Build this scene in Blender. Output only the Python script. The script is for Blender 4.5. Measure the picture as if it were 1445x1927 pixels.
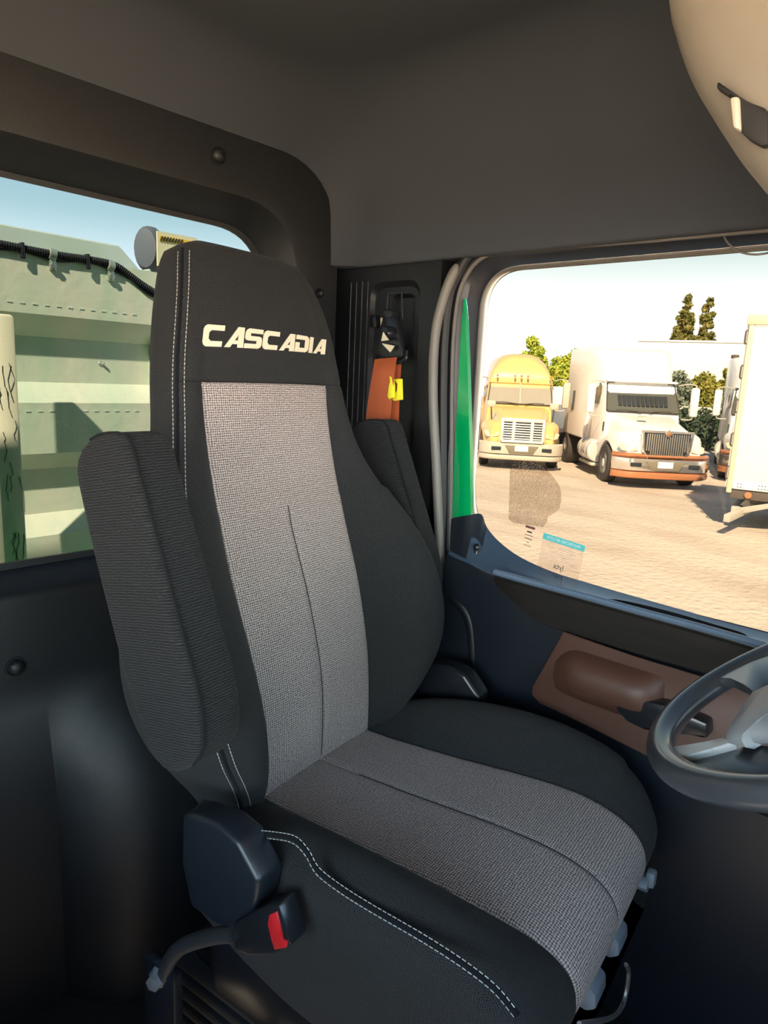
import bpy, bmesh, math, random
from mathutils import Vector, Matrix, noise
random.seed(7)
D = bpy.data
for o in list(D.objects): D.objects.remove(o)
C = bpy.context.scene.collection
rad = math.radians
# ---------------------------------------------------------------- camera
PW, PH, PF = 1445.0, 1927.0, 1290.0
YAW, PITCH, ROLL = rad(41.5), rad(-11), rad(2.6)
CP = Vector((0, 0, 1.2))
fw = Vector((math.cos(PITCH)*math.cos(YAW), math.cos(PITCH)*math.sin(YAW), math.sin(PITCH)))
r0 = fw.cross(Vector((0, 0, 1))).normalized(); u0 = r0.cross(fw)
cr = math.cos(ROLL)*r0 + math.sin(ROLL)*u0
cu = -math.sin(ROLL)*r0 + math.cos(ROLL)*u0
cam = D.cameras.new('camera'); co = D.objects.new('camera', cam); C.objects.link(co)
cam.sensor_fit = 'VERTICAL'; cam.sensor_height = 36; cam.lens = PF/PH*36; cam.clip_start = .02; cam.clip_end = 500
m3 = Matrix((cr, cu, -fw)).transposed(); co.matrix_world = Matrix.Translation(CP) @ m3.to_4x4()
bpy.context.scene.camera = co
def at(x, y, ax, v):                       # photograph pixel -> point on a real plane of the cab
    d = fw + cr*(x-PW/2)/PF + cu*(PH/2-y)/PF
    return CP + d*((v-CP[ax])/d[ax])
# ---------------------------------------------------------------- sky, sun, exposure
sc = bpy.context.scene
sc.view_settings.view_transform = 'Standard'; sc.view_settings.look = 'None'
sc.view_settings.exposure = 0.03; sc.view_settings.gamma = 1; sc.view_settings.use_curve_mapping = False
SKY = 15.0; SUN = 122.0; GLASS_T = .064
w = D.worlds.new('sky'); sc.world = w; w.use_nodes = True
nt = w.node_tree; nt.nodes.clear()
wo = nt.nodes.new('ShaderNodeOutputWorld'); bg = nt.nodes.new('ShaderNodeBackground')
tc = nt.nodes.new('ShaderNodeTexCoord'); sx = nt.nodes.new('ShaderNodeSeparateXYZ'); cr_ = nt.nodes.new('ShaderNodeValToRGB')
nt.links.new(tc.outputs['Generated'], sx.inputs[0]); nt.links.new(sx.outputs['Z'], cr_.inputs[0])
nt.links.new(cr_.outputs[0], bg.inputs[0]); nt.links.new(bg.outputs[0], wo.inputs[0])
bg.inputs[1].default_value = SKY
el = cr_.color_ramp.elements
el[0].position = 0.0; el[0].color = (1.3, 1.3, 1.3, 1)
el[1].position = 1.0; el[1].color = (.08, .13, .22, 1)
for p, c in ((.12, (1.15, 1.2, 1.18, 1)), (.19, (.60, .80, .80, 1)), (.30, (.36, .54, .72, 1)), (.50, (.17, .25, .36, 1))):
    e = el.new(p); e.color = c
sl = D.lights.new('sun', 'SUN'); so = D.objects.new('sun', sl); C.objects.link(so)
sl.energy = SUN; sl.angle = rad(1.0); sl.color = (1, .78, .53)
sd = Vector((.84, .42, -.86)).normalized()          # the way the light travels
so.rotation_euler = sd.to_track_quat('-Z', 'Y').to_euler()
# ---------------------------------------------------------------- materials
def mat(name, col, rough=.6, metal=0, bump=None, noise_c=None, spec=.5, coat=0, sheen=0, trans=None, coord='Object'):
    m = D.materials.new(name); m.use_nodes = True; n = m.node_tree; b = n.nodes['Principled BSDF']
    b.inputs['Base Color'].default_value = (*col, 1); b.inputs['Roughness'].default_value = rough
    b.inputs['Metallic'].default_value = metal; b.inputs['Specular IOR Level'].default_value = spec
    b.inputs['Coat Weight'].default_value = coat; b.inputs['Sheen Weight'].default_value = sheen
    t = n.nodes.new('ShaderNodeTexCoord')
    if noise_c:                                 # (scale, other colour, contrast-lo, contrast-hi, (stretch))
        k = n.nodes.new('ShaderNodeTexNoise'); k.inputs['Scale'].default_value = noise_c[0]; k.inputs['Detail'].default_value = 5
        r = n.nodes.new('ShaderNodeValToRGB'); r.color_ramp.elements[0].color = (*col, 1); r.color_ramp.elements[1].color = (*noise_c[1], 1)
        r.color_ramp.elements[0].position = noise_c[2]; r.color_ramp.elements[1].position = noise_c[3]
        mp = n.nodes.new('ShaderNodeMapping'); n.links.new(t.outputs[coord], mp.inputs[0])
        if len(noise_c) > 4: mp.inputs['Scale'].default_value = noise_c[4]
        n.links.new(mp.outputs[0], k.inputs['Vector']); n.links.new(k.outputs[0], r.inputs[0]); n.links.new(r.outputs[0], b.inputs['Base Color'])
    if bump:                                    # (scale, strength, distance)
        k = n.nodes.new('ShaderNodeTexNoise'); k.inputs['Scale'].default_value = bump[0]; k.inputs['Detail'].default_value = 3
        n.links.new(t.outputs[coord], k.inputs['Vector']); q = n.nodes.new('ShaderNodeBump')
        q.inputs['Strength'].default_value = bump[1]; q.inputs['Distance'].default_value = bump[2]
        n.links.new(k.outputs[0], q.inputs['Height']); n.links.new(q.outputs[0], b.inputs['Normal'])
    return m
def weave(name, lo, hi, su, sv, strength, dist, nz=90, kx=.45, ky=.55):
    """woven cloth: threads of two directions from the UV map (metres)"""
    m = D.materials.new(name); m.use_nodes = True; n = m.node_tree; b = n.nodes['Principled BSDF']
    b.inputs['Roughness'].default_value = .92; b.inputs['Specular IOR Level'].default_value = .12; b.inputs['Sheen Weight'].default_value = .04
    uv = n.nodes.new('ShaderNodeTexCoord'); mp = n.nodes.new('ShaderNodeMapping'); n.links.new(uv.outputs['UV'], mp.inputs[0])
    def wv(d, s):
        a = n.nodes.new('ShaderNodeTexWave'); a.bands_direction = d; a.inputs['Scale'].default_value = s/ (2*math.pi) * 2
        a.inputs['Distortion'].default_value = 3.0; a.inputs['Detail'].default_value = 2; a.inputs['Detail Scale'].default_value = 1.6
        n.links.new(mp.outputs[0], a.inputs['Vector']); return a.outputs['Fac']
    a = wv('X', su); c = wv('Y', sv)
    mx = n.nodes.new('ShaderNodeMath'); mx.operation = 'MULTIPLY_ADD'; n.links.new(a, mx.inputs[0]); mx.inputs[1].default_value = kx
    m2 = n.nodes.new('ShaderNodeMath'); m2.operation = 'MULTIPLY'; n.links.new(c, m2.inputs[0]); m2.inputs[1].default_value = ky
    n.links.new(m2.outputs[0], mx.inputs[2])
    nz_ = n.nodes.new('ShaderNodeTexNoise'); nz_.inputs['Scale'].default_value = nz; nz_.inputs['Detail'].default_value = 6; nz_.inputs['Roughness'].default_value = .75
    n.links.new(mp.outputs[0], nz_.inputs['Vector'])
    ad = n.nodes.new('ShaderNodeMath'); ad.operation = 'MULTIPLY_ADD'; n.links.new(nz_.outputs[0], ad.inputs[0]); ad.inputs[1].default_value = .9; n.links.new(mx.outputs[0], ad.inputs[2])
    r = n.nodes.new('ShaderNodeValToRGB'); r.color_ramp.elements[0].position = .55; r.color_ramp.elements[1].position = 1.28
    r.color_ramp.elements[0].color = (*lo, 1); r.color_ramp.elements[1].color = (*hi, 1)
    sc_ = n.nodes.new('ShaderNodeMath'); sc_.operation = 'MULTIPLY'; sc_.inputs[1].default_value = .78; n.links.new(ad.outputs[0], sc_.inputs[0])
    r.color_ramp.elements[0].position = .40; r.color_ramp.elements[1].position = 1.0
    n.links.new(sc_.outputs[0], r.inputs[0]); n.links.new(r.outputs[0], b.inputs['Base Color'])
    q = n.nodes.new('ShaderNodeBump'); q.inputs['Strength'].default_value = strength; q.inputs['Distance'].default_value = dist
    n.links.new(ad.outputs[0], q.inputs['Height']); n.links.new(q.outputs[0], b.inputs['Normal'])
    return m
def glass(name, tint, refl=.06, dust=0, dustc=(.8, .75, .65)):
    m = D.materials.new(name); m.use_nodes = True; n = m.node_tree; n.nodes.clear()
    o = n.nodes.new('ShaderNodeOutputMaterial'); tr = n.nodes.new('ShaderNodeBsdfTransparent'); tr.inputs[0].default_value = (*tint, 1)
    g = n.nodes.new('ShaderNodeBsdfGlossy'); g.inputs['Roughness'].default_value = .01
    x = n.nodes.new('ShaderNodeMixShader'); x.inputs[0].default_value = refl
    n.links.new(tr.outputs[0], x.inputs[1]); n.links.new(g.outputs[0], x.inputs[2]); last = x
    if dust:
        df = n.nodes.new('ShaderNodeBsdfDiffuse'); df.inputs[0].default_value = (*dustc, 1)
        y = n.nodes.new('ShaderNodeMixShader'); y.inputs[0].default_value = dust
        n.links.new(x.outputs[0], y.inputs[1]); n.links.new(df.outputs[0], y.inputs[2]); last = y
    n.links.new(last.outputs[0], o.inputs[0]); return m
M = dict(
 insert=weave('seat_insert_cloth', (.085, .070, .065), (.70, .59, .55), 240, 270, .9, .0011, 260, .36, .42),
 cloth=weave('dark_seat_cloth', (.008, .009, .011), (.050, .048, .047), 420, 450, .7, .0006, 420, .4, .4),
 rib=weave('ribbed_armrest_cloth', (.008, .009, .010), (.032, .032, .033), 300, 290, .9, .0012, 300, .06, .75),
 plastic=mat('black_grained_plastic', (.008, .009, .011), .42, bump=(900, .25, .0006)),
 rearp=mat('dark_rear_plastic', (.0095, .0105, .0125), .5, bump=(500, .5, .0008)),
 doorp=mat('door_plastic', (.011, .014, .020), .34, bump=(1100, .2, .0004)),
 smooth=mat('smooth_black_plastic', (.012, .013, .016), .25),
 seal=mat('black_rubber_seal', (.02, .021, .023), .55),
 sealg=mat('grey_rubber_edge', (.13, .12, .11), .6),
 head=mat('grey_headliner', (.056, .062, .072), .95, bump=(700, .2, .0005), spec=.1),
 beige=mat('beige_console_plastic', (.27, .24, .20), .6, bump=(900, .15, .0004)),
 slot=mat('dark_slot', (.01, .01, .011), .7),
 wood=mat('dark_wood_grain', (.012, .010, .009), .38, noise_c=(6, (.022, .017, .014), .4, .8, (1, 2.0, 22))),
 brown=mat('brown_door_vinyl', (.085, .036, .024), .5, bump=(800, .3, .0005)),
 floor=mat('dark_floor_mat', (.012, .012, .013), .85, bump=(300, .4, .001)),
 carpet=mat('dark_carpet', (.014, .014, .014), .95),
 green=mat('green_body_paint', (.002, .36, .10), .22, coat=.6),
 belt=mat('orange_belt_webbing', (.50, .115, .035), .6, noise_c=(12, (.36, .075, .025), .4, .7, (1, 1, .15))),
 yellow=mat('yellow_clip', (.80, .75, .03), .45),
 cream=mat('cream_lettering', (.78, .68, .50), .7),
 thread=mat('grey_thread', (.42, .41, .38), .8),
 red=mat('red_button', (.55, .015, .02), .4),
 metal=mat('zinc_metal', (.42, .44, .46), .4, .8),
 lever=mat('grey_lever_plastic', (.16, .19, .23), .45),
 silver=mat('silver_spoke', (.55, .58, .60), .35, .0),
 hub=mat('grey_hub_plastic', (.24, .26, .28), .45),
 rim=mat('steering_rim', (.040, .046, .056), .28, coat=.4),
 wglass=glass('door_glass', (GLASS_T*1.0, GLASS_T*.98, GLASS_T*.95), .01),
 rglass=glass('rear_glass', (GLASS_T*.72, GLASS_T*.84, GLASS_T*.92), .015),
 fglass=glass('windscreen_glass', (.85, .87, .86), .04),
 film=glass('dotted_film', (.38, .34, .31), .0, .10, (.35, .28, .22)),
)
# ---------------------------------------------------------------- helpers
def link(o, parent=None):
    C.objects.link(o)
    if parent: o.parent = parent
    return o
def tag(o, label=None, cat=None, group=None, kind=None):
    if label: o['label'] = label
    if cat: o['category'] = cat
    if group: o['group'] = group
    if kind: o['kind'] = kind
    return o
def empty(name, loc=(0, 0, 0), rz=0, parent=None):
    o = D.objects.new(name, None); o.location = loc; o.rotation_euler = (0, 0, rz); o.empty_display_size = .1
    return link(o, parent)
def obj(name, bm, m, parent=None, smooth=True, sharp=40):
    me = D.meshes.new(name)
    bmesh.ops.recalc_face_normals(bm, faces=bm.faces)
    bm.to_mesh(me); bm.free()
    for x in (m if isinstance(m, (list, tuple)) else [m]): me.materials.append(M[x] if isinstance(x, str) else x)
    if smooth:
        me.polygons.foreach_set('use_smooth', [True]*len(me.polygons))
        try: me.set_sharp_from_angle(angle=rad(sharp))
        except Exception: pass
    o = D.objects.new(name, me); return link(o, parent)
def struct(name, bm, m, parent=None, **k):
    o = obj(name, bm, m, parent, **k); o['kind'] = 'structure'; return o
def new(): return bmesh.new()
def faces(bm, vs, fs):
    v = [bm.verts.new(p) for p in vs]
    for f in fs:
        try: bm.faces.new([v[i] for i in f])
        except ValueError: pass
    return v
def box(bm, x0, x1, y0, y1, z0, z1, bev=0, seg=2, mtx=None):
    r = bmesh.ops.create_cube(bm, size=1)
    vs = r['verts']
    for v in vs: v.co = Vector(((x0+x1)/2+v.co.x*(x1-x0), (y0+y1)/2+v.co.y*(y1-y0), (z0+z1)/2+v.co.z*(z1-z0)))
    if bev:
        es = list({e for v in vs for e in v.link_edges})
        r2 = bmesh.ops.bevel(bm, geom=es, offset=bev, segments=seg, profile=.5, affect='EDGES'); vs = list({v for f in r2['faces'] for v in f.verts} | {v for v in vs if v.is_valid})
    if mtx:
        for v in vs: v.co = mtx @ v.co
    return vs
def loft(bm, loops, closed=True, cap0=False, cap1=False):
    L = [[bm.verts.new(p) for p in lp] for lp in loops]; n = len(L[0])
    for a, b in zip(L, L[1:]):
        for i in range(n if closed else n-1):
            j = (i+1) % n
            try: bm.faces.new((a[i], a[j], b[j], b[i]))
            except ValueError: pass
    if cap0: bm.faces.new(L[0][::-1])
    if cap1: bm.faces.new(L[-1])
    return L
def prism(bm, pts, off, bev=0, seg=2):
    """polygon pts (3-D, planar) pushed along vector off"""
    a = [bm.verts.new(p) for p in pts]; b = [bm.verts.new(Vector(p)+Vector(off)) for p in pts]; n = len(a)
    fs = [bm.faces.new(a), bm.faces.new(b[::-1])]
    for i in range(n): fs.append(bm.faces.new((a[i], b[i], b[(i+1) % n], a[(i+1) % n])))
    if bev:
        es = list({e for f in fs for e in f.edges})
        bmesh.ops.bevel(bm, geom=es, offset=bev, segments=seg, profile=.5, affect='EDGES')
def crom(pts, k=6, closed=False):
    P = [Vector(p) for p in pts]; n = len(P); out = []
    for i in range(n if closed else n-1):
        p0 = P[(i-1) % n] if closed or i > 0 else P[0]; p1 = P[i]; p2 = P[(i+1) % n]; p3 = P[(i+2) % n] if closed or i+2 < n else P[-1]
        for j in range(k):
            t = j/k; out.append(.5*((2*p1)+(p2-p0)*t+(2*p0-5*p1+4*p2-p3)*t*t+(3*p1-p0-3*p2+p3)*t**3))
    if not closed: out.append(P[-1])
    return out
def tube(bm, path, r, n=8, closed=False, cap=True, flat=1.0, upv=None):
    P = [Vector(p) for p in path]; loops = []; N = len(P)
    prev = Vector(upv) if upv else None
    for i, p in enumerate(P):
        a = P[(i-1) % N] if (closed or i > 0) else P[i]; b = P[(i+1) % N] if (closed or i < N-1) else P[i]
        t = (b-a).normalized()
        if prev is None: prev = Vector((0, 0, 1)) if abs(t.z) < .9 else Vector((1, 0, 0))
        s = t.cross(prev).normalized(); q = s.cross(t).normalized()
        if not upv: prev = q
        ri = r(i/(N-1)) if callable(r) else r
        loops.append([p+(s*math.cos(k*2*math.pi/n)*ri)+(q*math.sin(k*2*math.pi/n)*ri*flat) for k in range(n)])
    if closed: loops.append(loops[0]); loft(bm, loops[:-1]); 
    else: loft(bm, loops, cap0=cap, cap1=cap)
    if closed:
        bm.verts.ensure_lookup_table(); base = len(bm.verts)-n*N
        for k in range(n):
            bm.faces.new((bm.verts[base+(N-1)*n+k], bm.verts[base+(N-1)*n+(k+1) % n], bm.verts[base+(k+1) % n], bm.verts[base+k]))
def lathe(bm, prof, n=24, mtx=None):
    loops = []
    for r, z in prof: loops.append([Vector((max(r, 1e-4)*math.cos(k*2*math.pi/n), max(r, 1e-4)*math.sin(k*2*math.pi/n), z)) for k in range(n)])
    if mtx: loops = [[mtx @ p for p in l] for l in loops]
    loft(bm, loops, cap0=True, cap1=True)
def axis_m(p, d):
    return Matrix.Translation(p) @ Vector(d).normalized().to_track_quat('Z', 'Y').to_matrix().to_4x4()
def rpoly(cs, rs, n=8):
    """rounded polygon in 2-D, n points per corner"""
    out = []; k = len(cs)
    for i in range(k):
        p = Vector(cs[i]); a = (Vector(cs[i-1])-p); b = (Vector(cs[(i+1) % k])-p); r = rs[i] if isinstance(rs, (list, tuple)) else rs
        ua, ub = a.normalized(), b.normalized(); s = p+ua*r; e = p+ub*r
        for j in range(n):
            t = j/(n-1); out.append(s*(1-t)**2+p*2*t*(1-t)*.86+p*0+e*t*t + p*(2*t*(1-t)*.14))
    return out
def interp(tab, x):
    if x <= tab[0][0]: return tab[0][1]
    for (a, fa), (b, fb) in zip(tab, tab[1:]):
        if x <= b:
            t = (x-a)/(b-a); t = t*t*(3-2*t) if False else t
            return fa+(fb-fa)*t
    return tab[-1][1]
def sinterp(tab, x):                       # smooth (Catmull) table lookup
    n = len(tab)
    if x <= tab[0][0]: return tab[0][1]
    if x >= tab[-1][0]: return tab[-1][1]
    for i in range(n-1):
        a, fa = tab[i]; b, fb = tab[i+1]
        if x <= b:
            t = (x-a)/(b-a); h = b-a
            ma = (fb-tab[i-1][1])/(b-tab[i-1][0]) if i > 0 else (fb-fa)/h
            mb = (tab[i+2][1]-fa)/(tab[i+2][0]-a) if i+2 < n else (fb-fa)/h
            return (2*t**3-3*t*t+1)*fa+(t**3-2*t*t+t)*h*ma+(-2*t**3+3*t*t)*fb+(t**3-t*t)*h*mb
def sm(a, b, x):
    t = max(0, min(1, (x-a)/(b-a))); return t*t*(3-2*t)
def text_mesh(s, size, name, m, parent, mtx, depth=.0002, bold=False, spacing=1.0):
    cv = D.curves.new(name, 'FONT'); cv.body = s; cv.size = size; cv.align_x = 'CENTER'; cv.align_y = 'CENTER'; cv.extrude = depth; cv.resolution_u = 2; cv.space_character = spacing
    if bold: cv.offset = size*.02
    t = D.objects.new('tmp', cv); C.objects.link(t)
    dg = bpy.context.evaluated_depsgraph_get(); me = D.meshes.new_from_object(t.evaluated_get(dg)); D.objects.remove(t)
    me.transform(mtx); me.materials.clear(); me.materials.append(M[m] if isinstance(m, str) else m)
    if mtx.determinant() < 0: me.flip_normals()
    o = D.objects.new(name, me); return link(o, parent)
def uvmap(o, fn):
    me = o.data; l = me.uv_layers.new(name='UVMap')
    for p in me.polygons:
        for li in p.loop_indices: l.data[li].uv = fn(me.vertices[me.loops[li].vertex_index].co, p.normal)

GROUND = -1.25
XD, YB = 1.2, 1.2                          # driver's side wall, rear wall
YF, XP = -.95, -.95                        # front and passenger side
# ================================================================ THE CAB SHELL
# floor
bm = new(); box(bm, XP-.05, 1.32, YF-.1, 1.3, -.06, 0); struct('floor', bm, 'floor', smooth=False)
# headliner: rounded rectangular loops rising into a cove
def rect_loop(x0, x1, y0, y1, r, z, n=10):
    return [(p.x, p.y, z) for p in rpoly([(x0, y0), (x1, y0), (x1, y1), (x0, y1)], r, n)]
bm = new(); loops = []
ZL = 1.445
prof = [(-.06, ZL+.004), (-.01, ZL+.001), (0.0, ZL), (.006, ZL+.004), (.006, ZL+.02)]
for k in range(11):
    a = k/10*math.pi/2; prof.append((.008+.17*(1-math.cos(a)), 1.56+.20*math.sin(a)))
for d, z in prof: loops.append(rect_loop(XP-.05+d*(0 if z < 1.72 else 1), 1.172-d, YF-.02+d, 1.228-d, max(.02, .10+d*.9), z if True else 0))
L = loft(bm, loops, cap1=True)
bmesh.ops.delete(bm, geom=[f for f in bm.faces if f.calc_center_median().x < XP+.02 and f.calc_center_median().z < 1.74], context='FACES')
bmesh.ops.delete(bm, geom=[f for f in bm.faces if f.calc_center_median().y > 1.17 and f.calc_center_median().z < 1.60 and f.calc_center_median().x < .9], context='FACES')
hl = struct('ceiling', bm, 'head', sharp=60)
bm = new(); box(bm, XP-.1, 1.30, YF-.1, 1.32, 1.80, 1.84); struct('trim_3', bm, 'rearp', smooth=False)
# two small plugs in the headliner edge and thin cable
p = at(1316, 434, 0, 1.205); bm = new(); lathe(bm, [(.0, .006), (.010, .005), (.014, 0), (.012, -.012)], 16, axis_m(p, (-.9, 0, -.3)))
tag(obj('trim_plug', bm, 'head'), 'oval grey plug in the lower edge of the headliner above the door window', 'plug')
p = at(1359, 431, 0, 1.205); bm = new(); box(bm, -.006, .006, -.016, .016, -.005, .005, .003, mtx=Matrix.Translation(p))
clip = tag(obj('cable_clip', bm, 'head'), 'small grey clip holding a thin loop of cable at the headliner edge', 'clip')
bm = new(); tube(bm, crom([at(1360, 434, 0, 1.2), at(1368, 455, 0, 1.19), at(1390, 473, 0, 1.185), (at(1425, 479, 0, 1.185)), at(1470, 470, 0, 1.19)], 6), .0016, 6)
obj('cable', bm, 'sealg', clip)
# rear wall with window opening
wr = empty('wall_rear', (0, 0, 0)); wr['kind'] = 'structure'
N = 12
def xz(cs, rs, y): return [(p.x, y, p.y) for p in rpoly(cs, rs, N)]
out_c = [(XP, 0), (1.165, 0), (1.165, 1.665), (XP, 1.665)]; out_r = [.01, .01, .19, .1]
hf = [(-.70, .815), (1.035, .815), (1.035, 1.54), (-.70, 1.54)]
hg = [(-.67, .838), (1.005, .838), (1.005, 1.503), (-.67, 1.503)]
bm = new()
loft(bm, [xz(out_c, out_r, 1.25), xz(out_c, out_r, 1.212), xz([(XP+.01, .01), (1.155, .01), (1.155, 1.655), (XP+.01, 1.655)], out_r, 1.20),
          xz([(-.72, .80), (1.055, .80), (1.055, 1.56), (-.72, 1.56)], .17, 1.20), xz([(-.705, .81), (1.04, .81), (1.04, 1.545), (-.705, 1.545)], .16, 1.204),
          xz(hf, .15, 1.212), xz(hg, .13, 1.262), xz(hg, .13, 1.272)])
rp = obj('rear_panel', bm, 'rearp', wr)
bm = new()      # shell beyond the panel so no light leaks
OC = [(XP-.1, GROUND+.75), (1.32, GROUND+.75), (1.32, 1.8), (XP-.1, 1.8)]
loft(bm, [xz(OC, .01, 1.285), xz([(-.70, .79), (1.06, .79), (1.06, 1.57), (-.70, 1.57)], .13, 1.285), xz([(-.70, .79), (1.06, .79), (1.06, 1.57), (-.70, 1.57)], .13, 1.30), xz(OC, .01, 1.30)])
obj('outer_skin', bm, 'green', wr)
bm = new(); loft(bm, [xz([(-.672, .832), (1.007, .832), (1.007, 1.506), (-.672, 1.506)], .13, 1.27), xz([(-.655, .850), (.99, .850), (.99, 1.494), (-.655, 1.494)], .12, 1.27), xz([(-.655, .850), (.99, .850), (.99, 1.494), (-.655, 1.494)], .12, 1.276)])
obj('window_seal', bm, 'seal', wr)
bm = new(); bm.faces.new([bm.verts.new(p) for p in xz([(-.67, .835), (1.005, .835), (1.005, 1.505), (-.67, 1.505)], .13, 1.278)])
struct('window_2', bm, 'rglass')
def knob(px, py, r, name='panel_button'):
    p = at(px, py, 1, 1.2); bm = new()
    lathe(bm, [(r*1.35, -.004), (r*1.3, .003), (r*1.1, .003), (r, .0015), (r*.92, .008), (r*.6, .012), (0, .0135)], 24, axis_m(Vector((p.x, 1.2, p.z)), (0, -1, 0)))
    return obj(name, bm, 'rearp', wr)
knob(410, 293, .014); knob(30, 1255, .014); knob(600, 552, .009)
# moulding of the lower rear panel beside the seat
bm = new(); 
loops = []
for z in (0, .2, .45, .6, .64, .66):
    k = 1-sm(.45, .66, z); loops.append([(XP+.02, 1.198-.0*k, z), (.46, 1.198-.03*k, z), (.52, 1.198-.12*k, z), (.60, 1.198-.15*k, z), (1.0, 1.198-.15*k, z), (1.14, 1.198-.12*k, z)])
loft(bm, loops, closed=False); obj('lower_moulding', bm, 'rearp', wr)

# driver's side wall behind the door (B pillar) --------------------------------
wl = empty('wall_left'); wl['kind'] = 'structure'
bm = new(); X = 1.18
def yz(cs, rs, x, n=N): return [(x, p.x, p.y) for p in rpoly(cs, rs, n)]
rc = [(1.120, .99), (.962, .99), (.968, 1.425), (1.120, 1.425)]; rr = .035
oc = [(1.205, .0), (.915, .0), (.915, ZL+.02), (1.205, ZL+.02)]
rc = [(1.115, 1.03), (.968, 1.03), (.968, 1.412), (1.115, 1.412)]
rc2 = [(1.110, 1.045), (.978, 1.045), (.978, 1.400), (1.110, 1.400)]
rc3 = [(1.06, 1.06), (.990, 1.06), (.990, 1.385), (1.06, 1.385)]
rc4 = [(1.055, 1.065), (.997, 1.065), (.997, 1.378), (1.055, 1.378)]
L = loft(bm, [yz([(1.28, -.02), (.915, -.02), (.915, 1.48), (1.28, 1.48)], .004, 1.25), yz([(1.28, -.02), (.915, -.02), (.915, 1.48), (1.28, 1.48)], .004, X), yz(rc, .04, X), yz(rc2, .035, X+.012), yz(rc3, .02, X+.012), yz(rc4, .018, X+.030)], cap1=True)
obj('pillar_panel', bm, 'plastic', wl)
bm = new()      # vertical ribs left of the recess
for i in range(4):
    y = 1.125+i*.018; tube(bm, [(X+.002, y, .95), (X+.002, y, 1.415)], .004, 6)
obj('panel_ribs', bm, 'plastic', wl)
bm = new()      # rounded pillar edge bending forward at the top, light put into its colour
P = [at(836, 1200, 0, 1.175), at(828, 1050, 0, 1.175), at(822, 900, 0, 1.175), at(815, 750, 0, 1.175), at(818, 640, 0, 1.175), at(832, 570, 0, 1.175), at(850, 520, 0, 1.18), at(862, 503, 0, 1.19)]
P = [(1.178, .898, 0)] + P
tube(bm, crom(P, 5), .0105, 12); obj('pillar_edge', bm, mat('pillar_edge_lit', (.16, .15, .135), .5, bump=(900, .3, .0006)), wl)
bm = new(); tube(bm, crom([(1.165, .90, .55), at(836, 1125, 0, 1.165), at(860, 1130, 0, 1.16), at(885, 1160, 0, 1.16), at(893, 1220, 0, 1.16), at(893, 1320, 0, 1.16), at(890, 1500, 0, 1.16)], 6), .016, 10)
obj('pillar_foot_trim', bm, 'plastic', wl)
bm = new(); box(bm, 1.155, 1.2, .76, .90, .0, .70, .012); obj('pillar_foot', bm, 'plastic', wl)
# ---- belt guide and belt
bg_ = tag(empty('seat_belt', at(735, 650, 0, 1.15)), 'orange seat belt hanging from the black guide loop on the pillar', 'seat belt'); B0 = bg_.location
def local(pts, o): return [Vector(p)-o for p in pts]
def lv(px, py, x): return at(px, py, 0, x)-B0
bm = new()
def poly_prism_x(bm, pts, x, th, bev=.002): prism(bm, [at(a, b, 0, x)-B0 for a, b in pts], (-th, 0, 0), bev)
poly_prism_x(bm, [(727, 600), (738, 590), (752, 600), (764, 660), (764, 672), (750, 678), (712, 672), (704, 662)], 1.165, .012, .003)
obj('guide_plate', bm, 'smooth', bg_)
bm = new(); lathe(bm, [(.0, .0), (.013, .0), (.0145, .006), (.0145, .022), (.012, .027), (0, .028)], 20, axis_m(at(740, 628, 0, 1.155)-B0, (-1, .1, 0)))
obj('guide_bolt_cover', bm, 'smooth', bg_)
bm = new(); tube(bm, crom([lv(706, 668, 1.15), lv(712, 680, 1.145), lv(745, 683, 1.145), lv(762, 676, 1.15), lv(765, 660, 1.155)], 5), .004, 8); obj('guide_loop', bm, 'smooth', bg_)
bm = new()
prism(bm, [lv(722, 625, 1.124), lv(732, 640, 1.124), lv(718, 642, 1.124)], (-.002, 0, 0)); prism(bm, [lv(719, 646, 1.140), lv(743, 651, 1.140), lv(735, 663, 1.140)], (-.002, 0, 0))
obj('warning_mark', bm, 'cream', bg_)
bm = new(); poly_prism_x(bm, [(726, 583), (748, 583), (748, 596), (740, 600), (730, 599)], 1.17, .018, .004); obj('height_slider', bm, 'smooth', bg_)
bm = new(); tube(bm, [lv(728, 583, 1.19), lv(730, 552, 1.19), lv(756, 552, 1.19), lv(757, 600, 1.19)], .0022, 6); obj('slider_frame', bm, 'seal', bg_)
bm = new(); poly_prism_x(bm, [(707, 594), (716, 594), (716, 618), (707, 617)], 1.185, .016, .003); obj('side_button', bm, 'smooth', bg_)
bm = new(); poly_prism_x(bm, [(718, 598), (720, 598), (720, 619), (718, 618)], 1.18, .004, .0); obj('side_button_edge', bm, 'cream', bg_)
def strap(L_, R_, name, th=.0015):
    bm = new(); lp = []
    for a, b in zip(crom(L_, 6), crom(R_, 6)):
        d = (b-a).normalized(); nrm = Vector((-.7, -.7, 0))*th
        lp.append([a+nrm, b+nrm, b-nrm, a-nrm])
    loft(bm, lp, cap0=True, cap1=True); return obj(name, bm, 'belt', bg_)
strap([lv(705, 676, 1.135), lv(701, 700, 1.12), lv(694, 745, 1.12), lv(687, 810, 1.12), lv(690, 900, 1.12), lv(700, 1100, 1.12)],
      [lv(747, 672, 1.14), lv(743, 700, 1.125), lv(737, 760, 1.125), lv(731, 820, 1.125), lv(726, 900, 1.12), lv(730, 1100, 1.12)], 'shoulder_webbing')
strap([lv(735, 680, 1.155), lv(733, 740, 1.155), lv(727, 820, 1.155), lv(722, 900, 1.155), lv(720, 1150, 1.155)],
      [lv(755, 686, 1.16), lv(752, 740, 1.16), lv(750, 800, 1.16), lv(746, 890, 1.16), lv(744, 1150, 1.16)], 'retractor_webbing')
bm = new()
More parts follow.
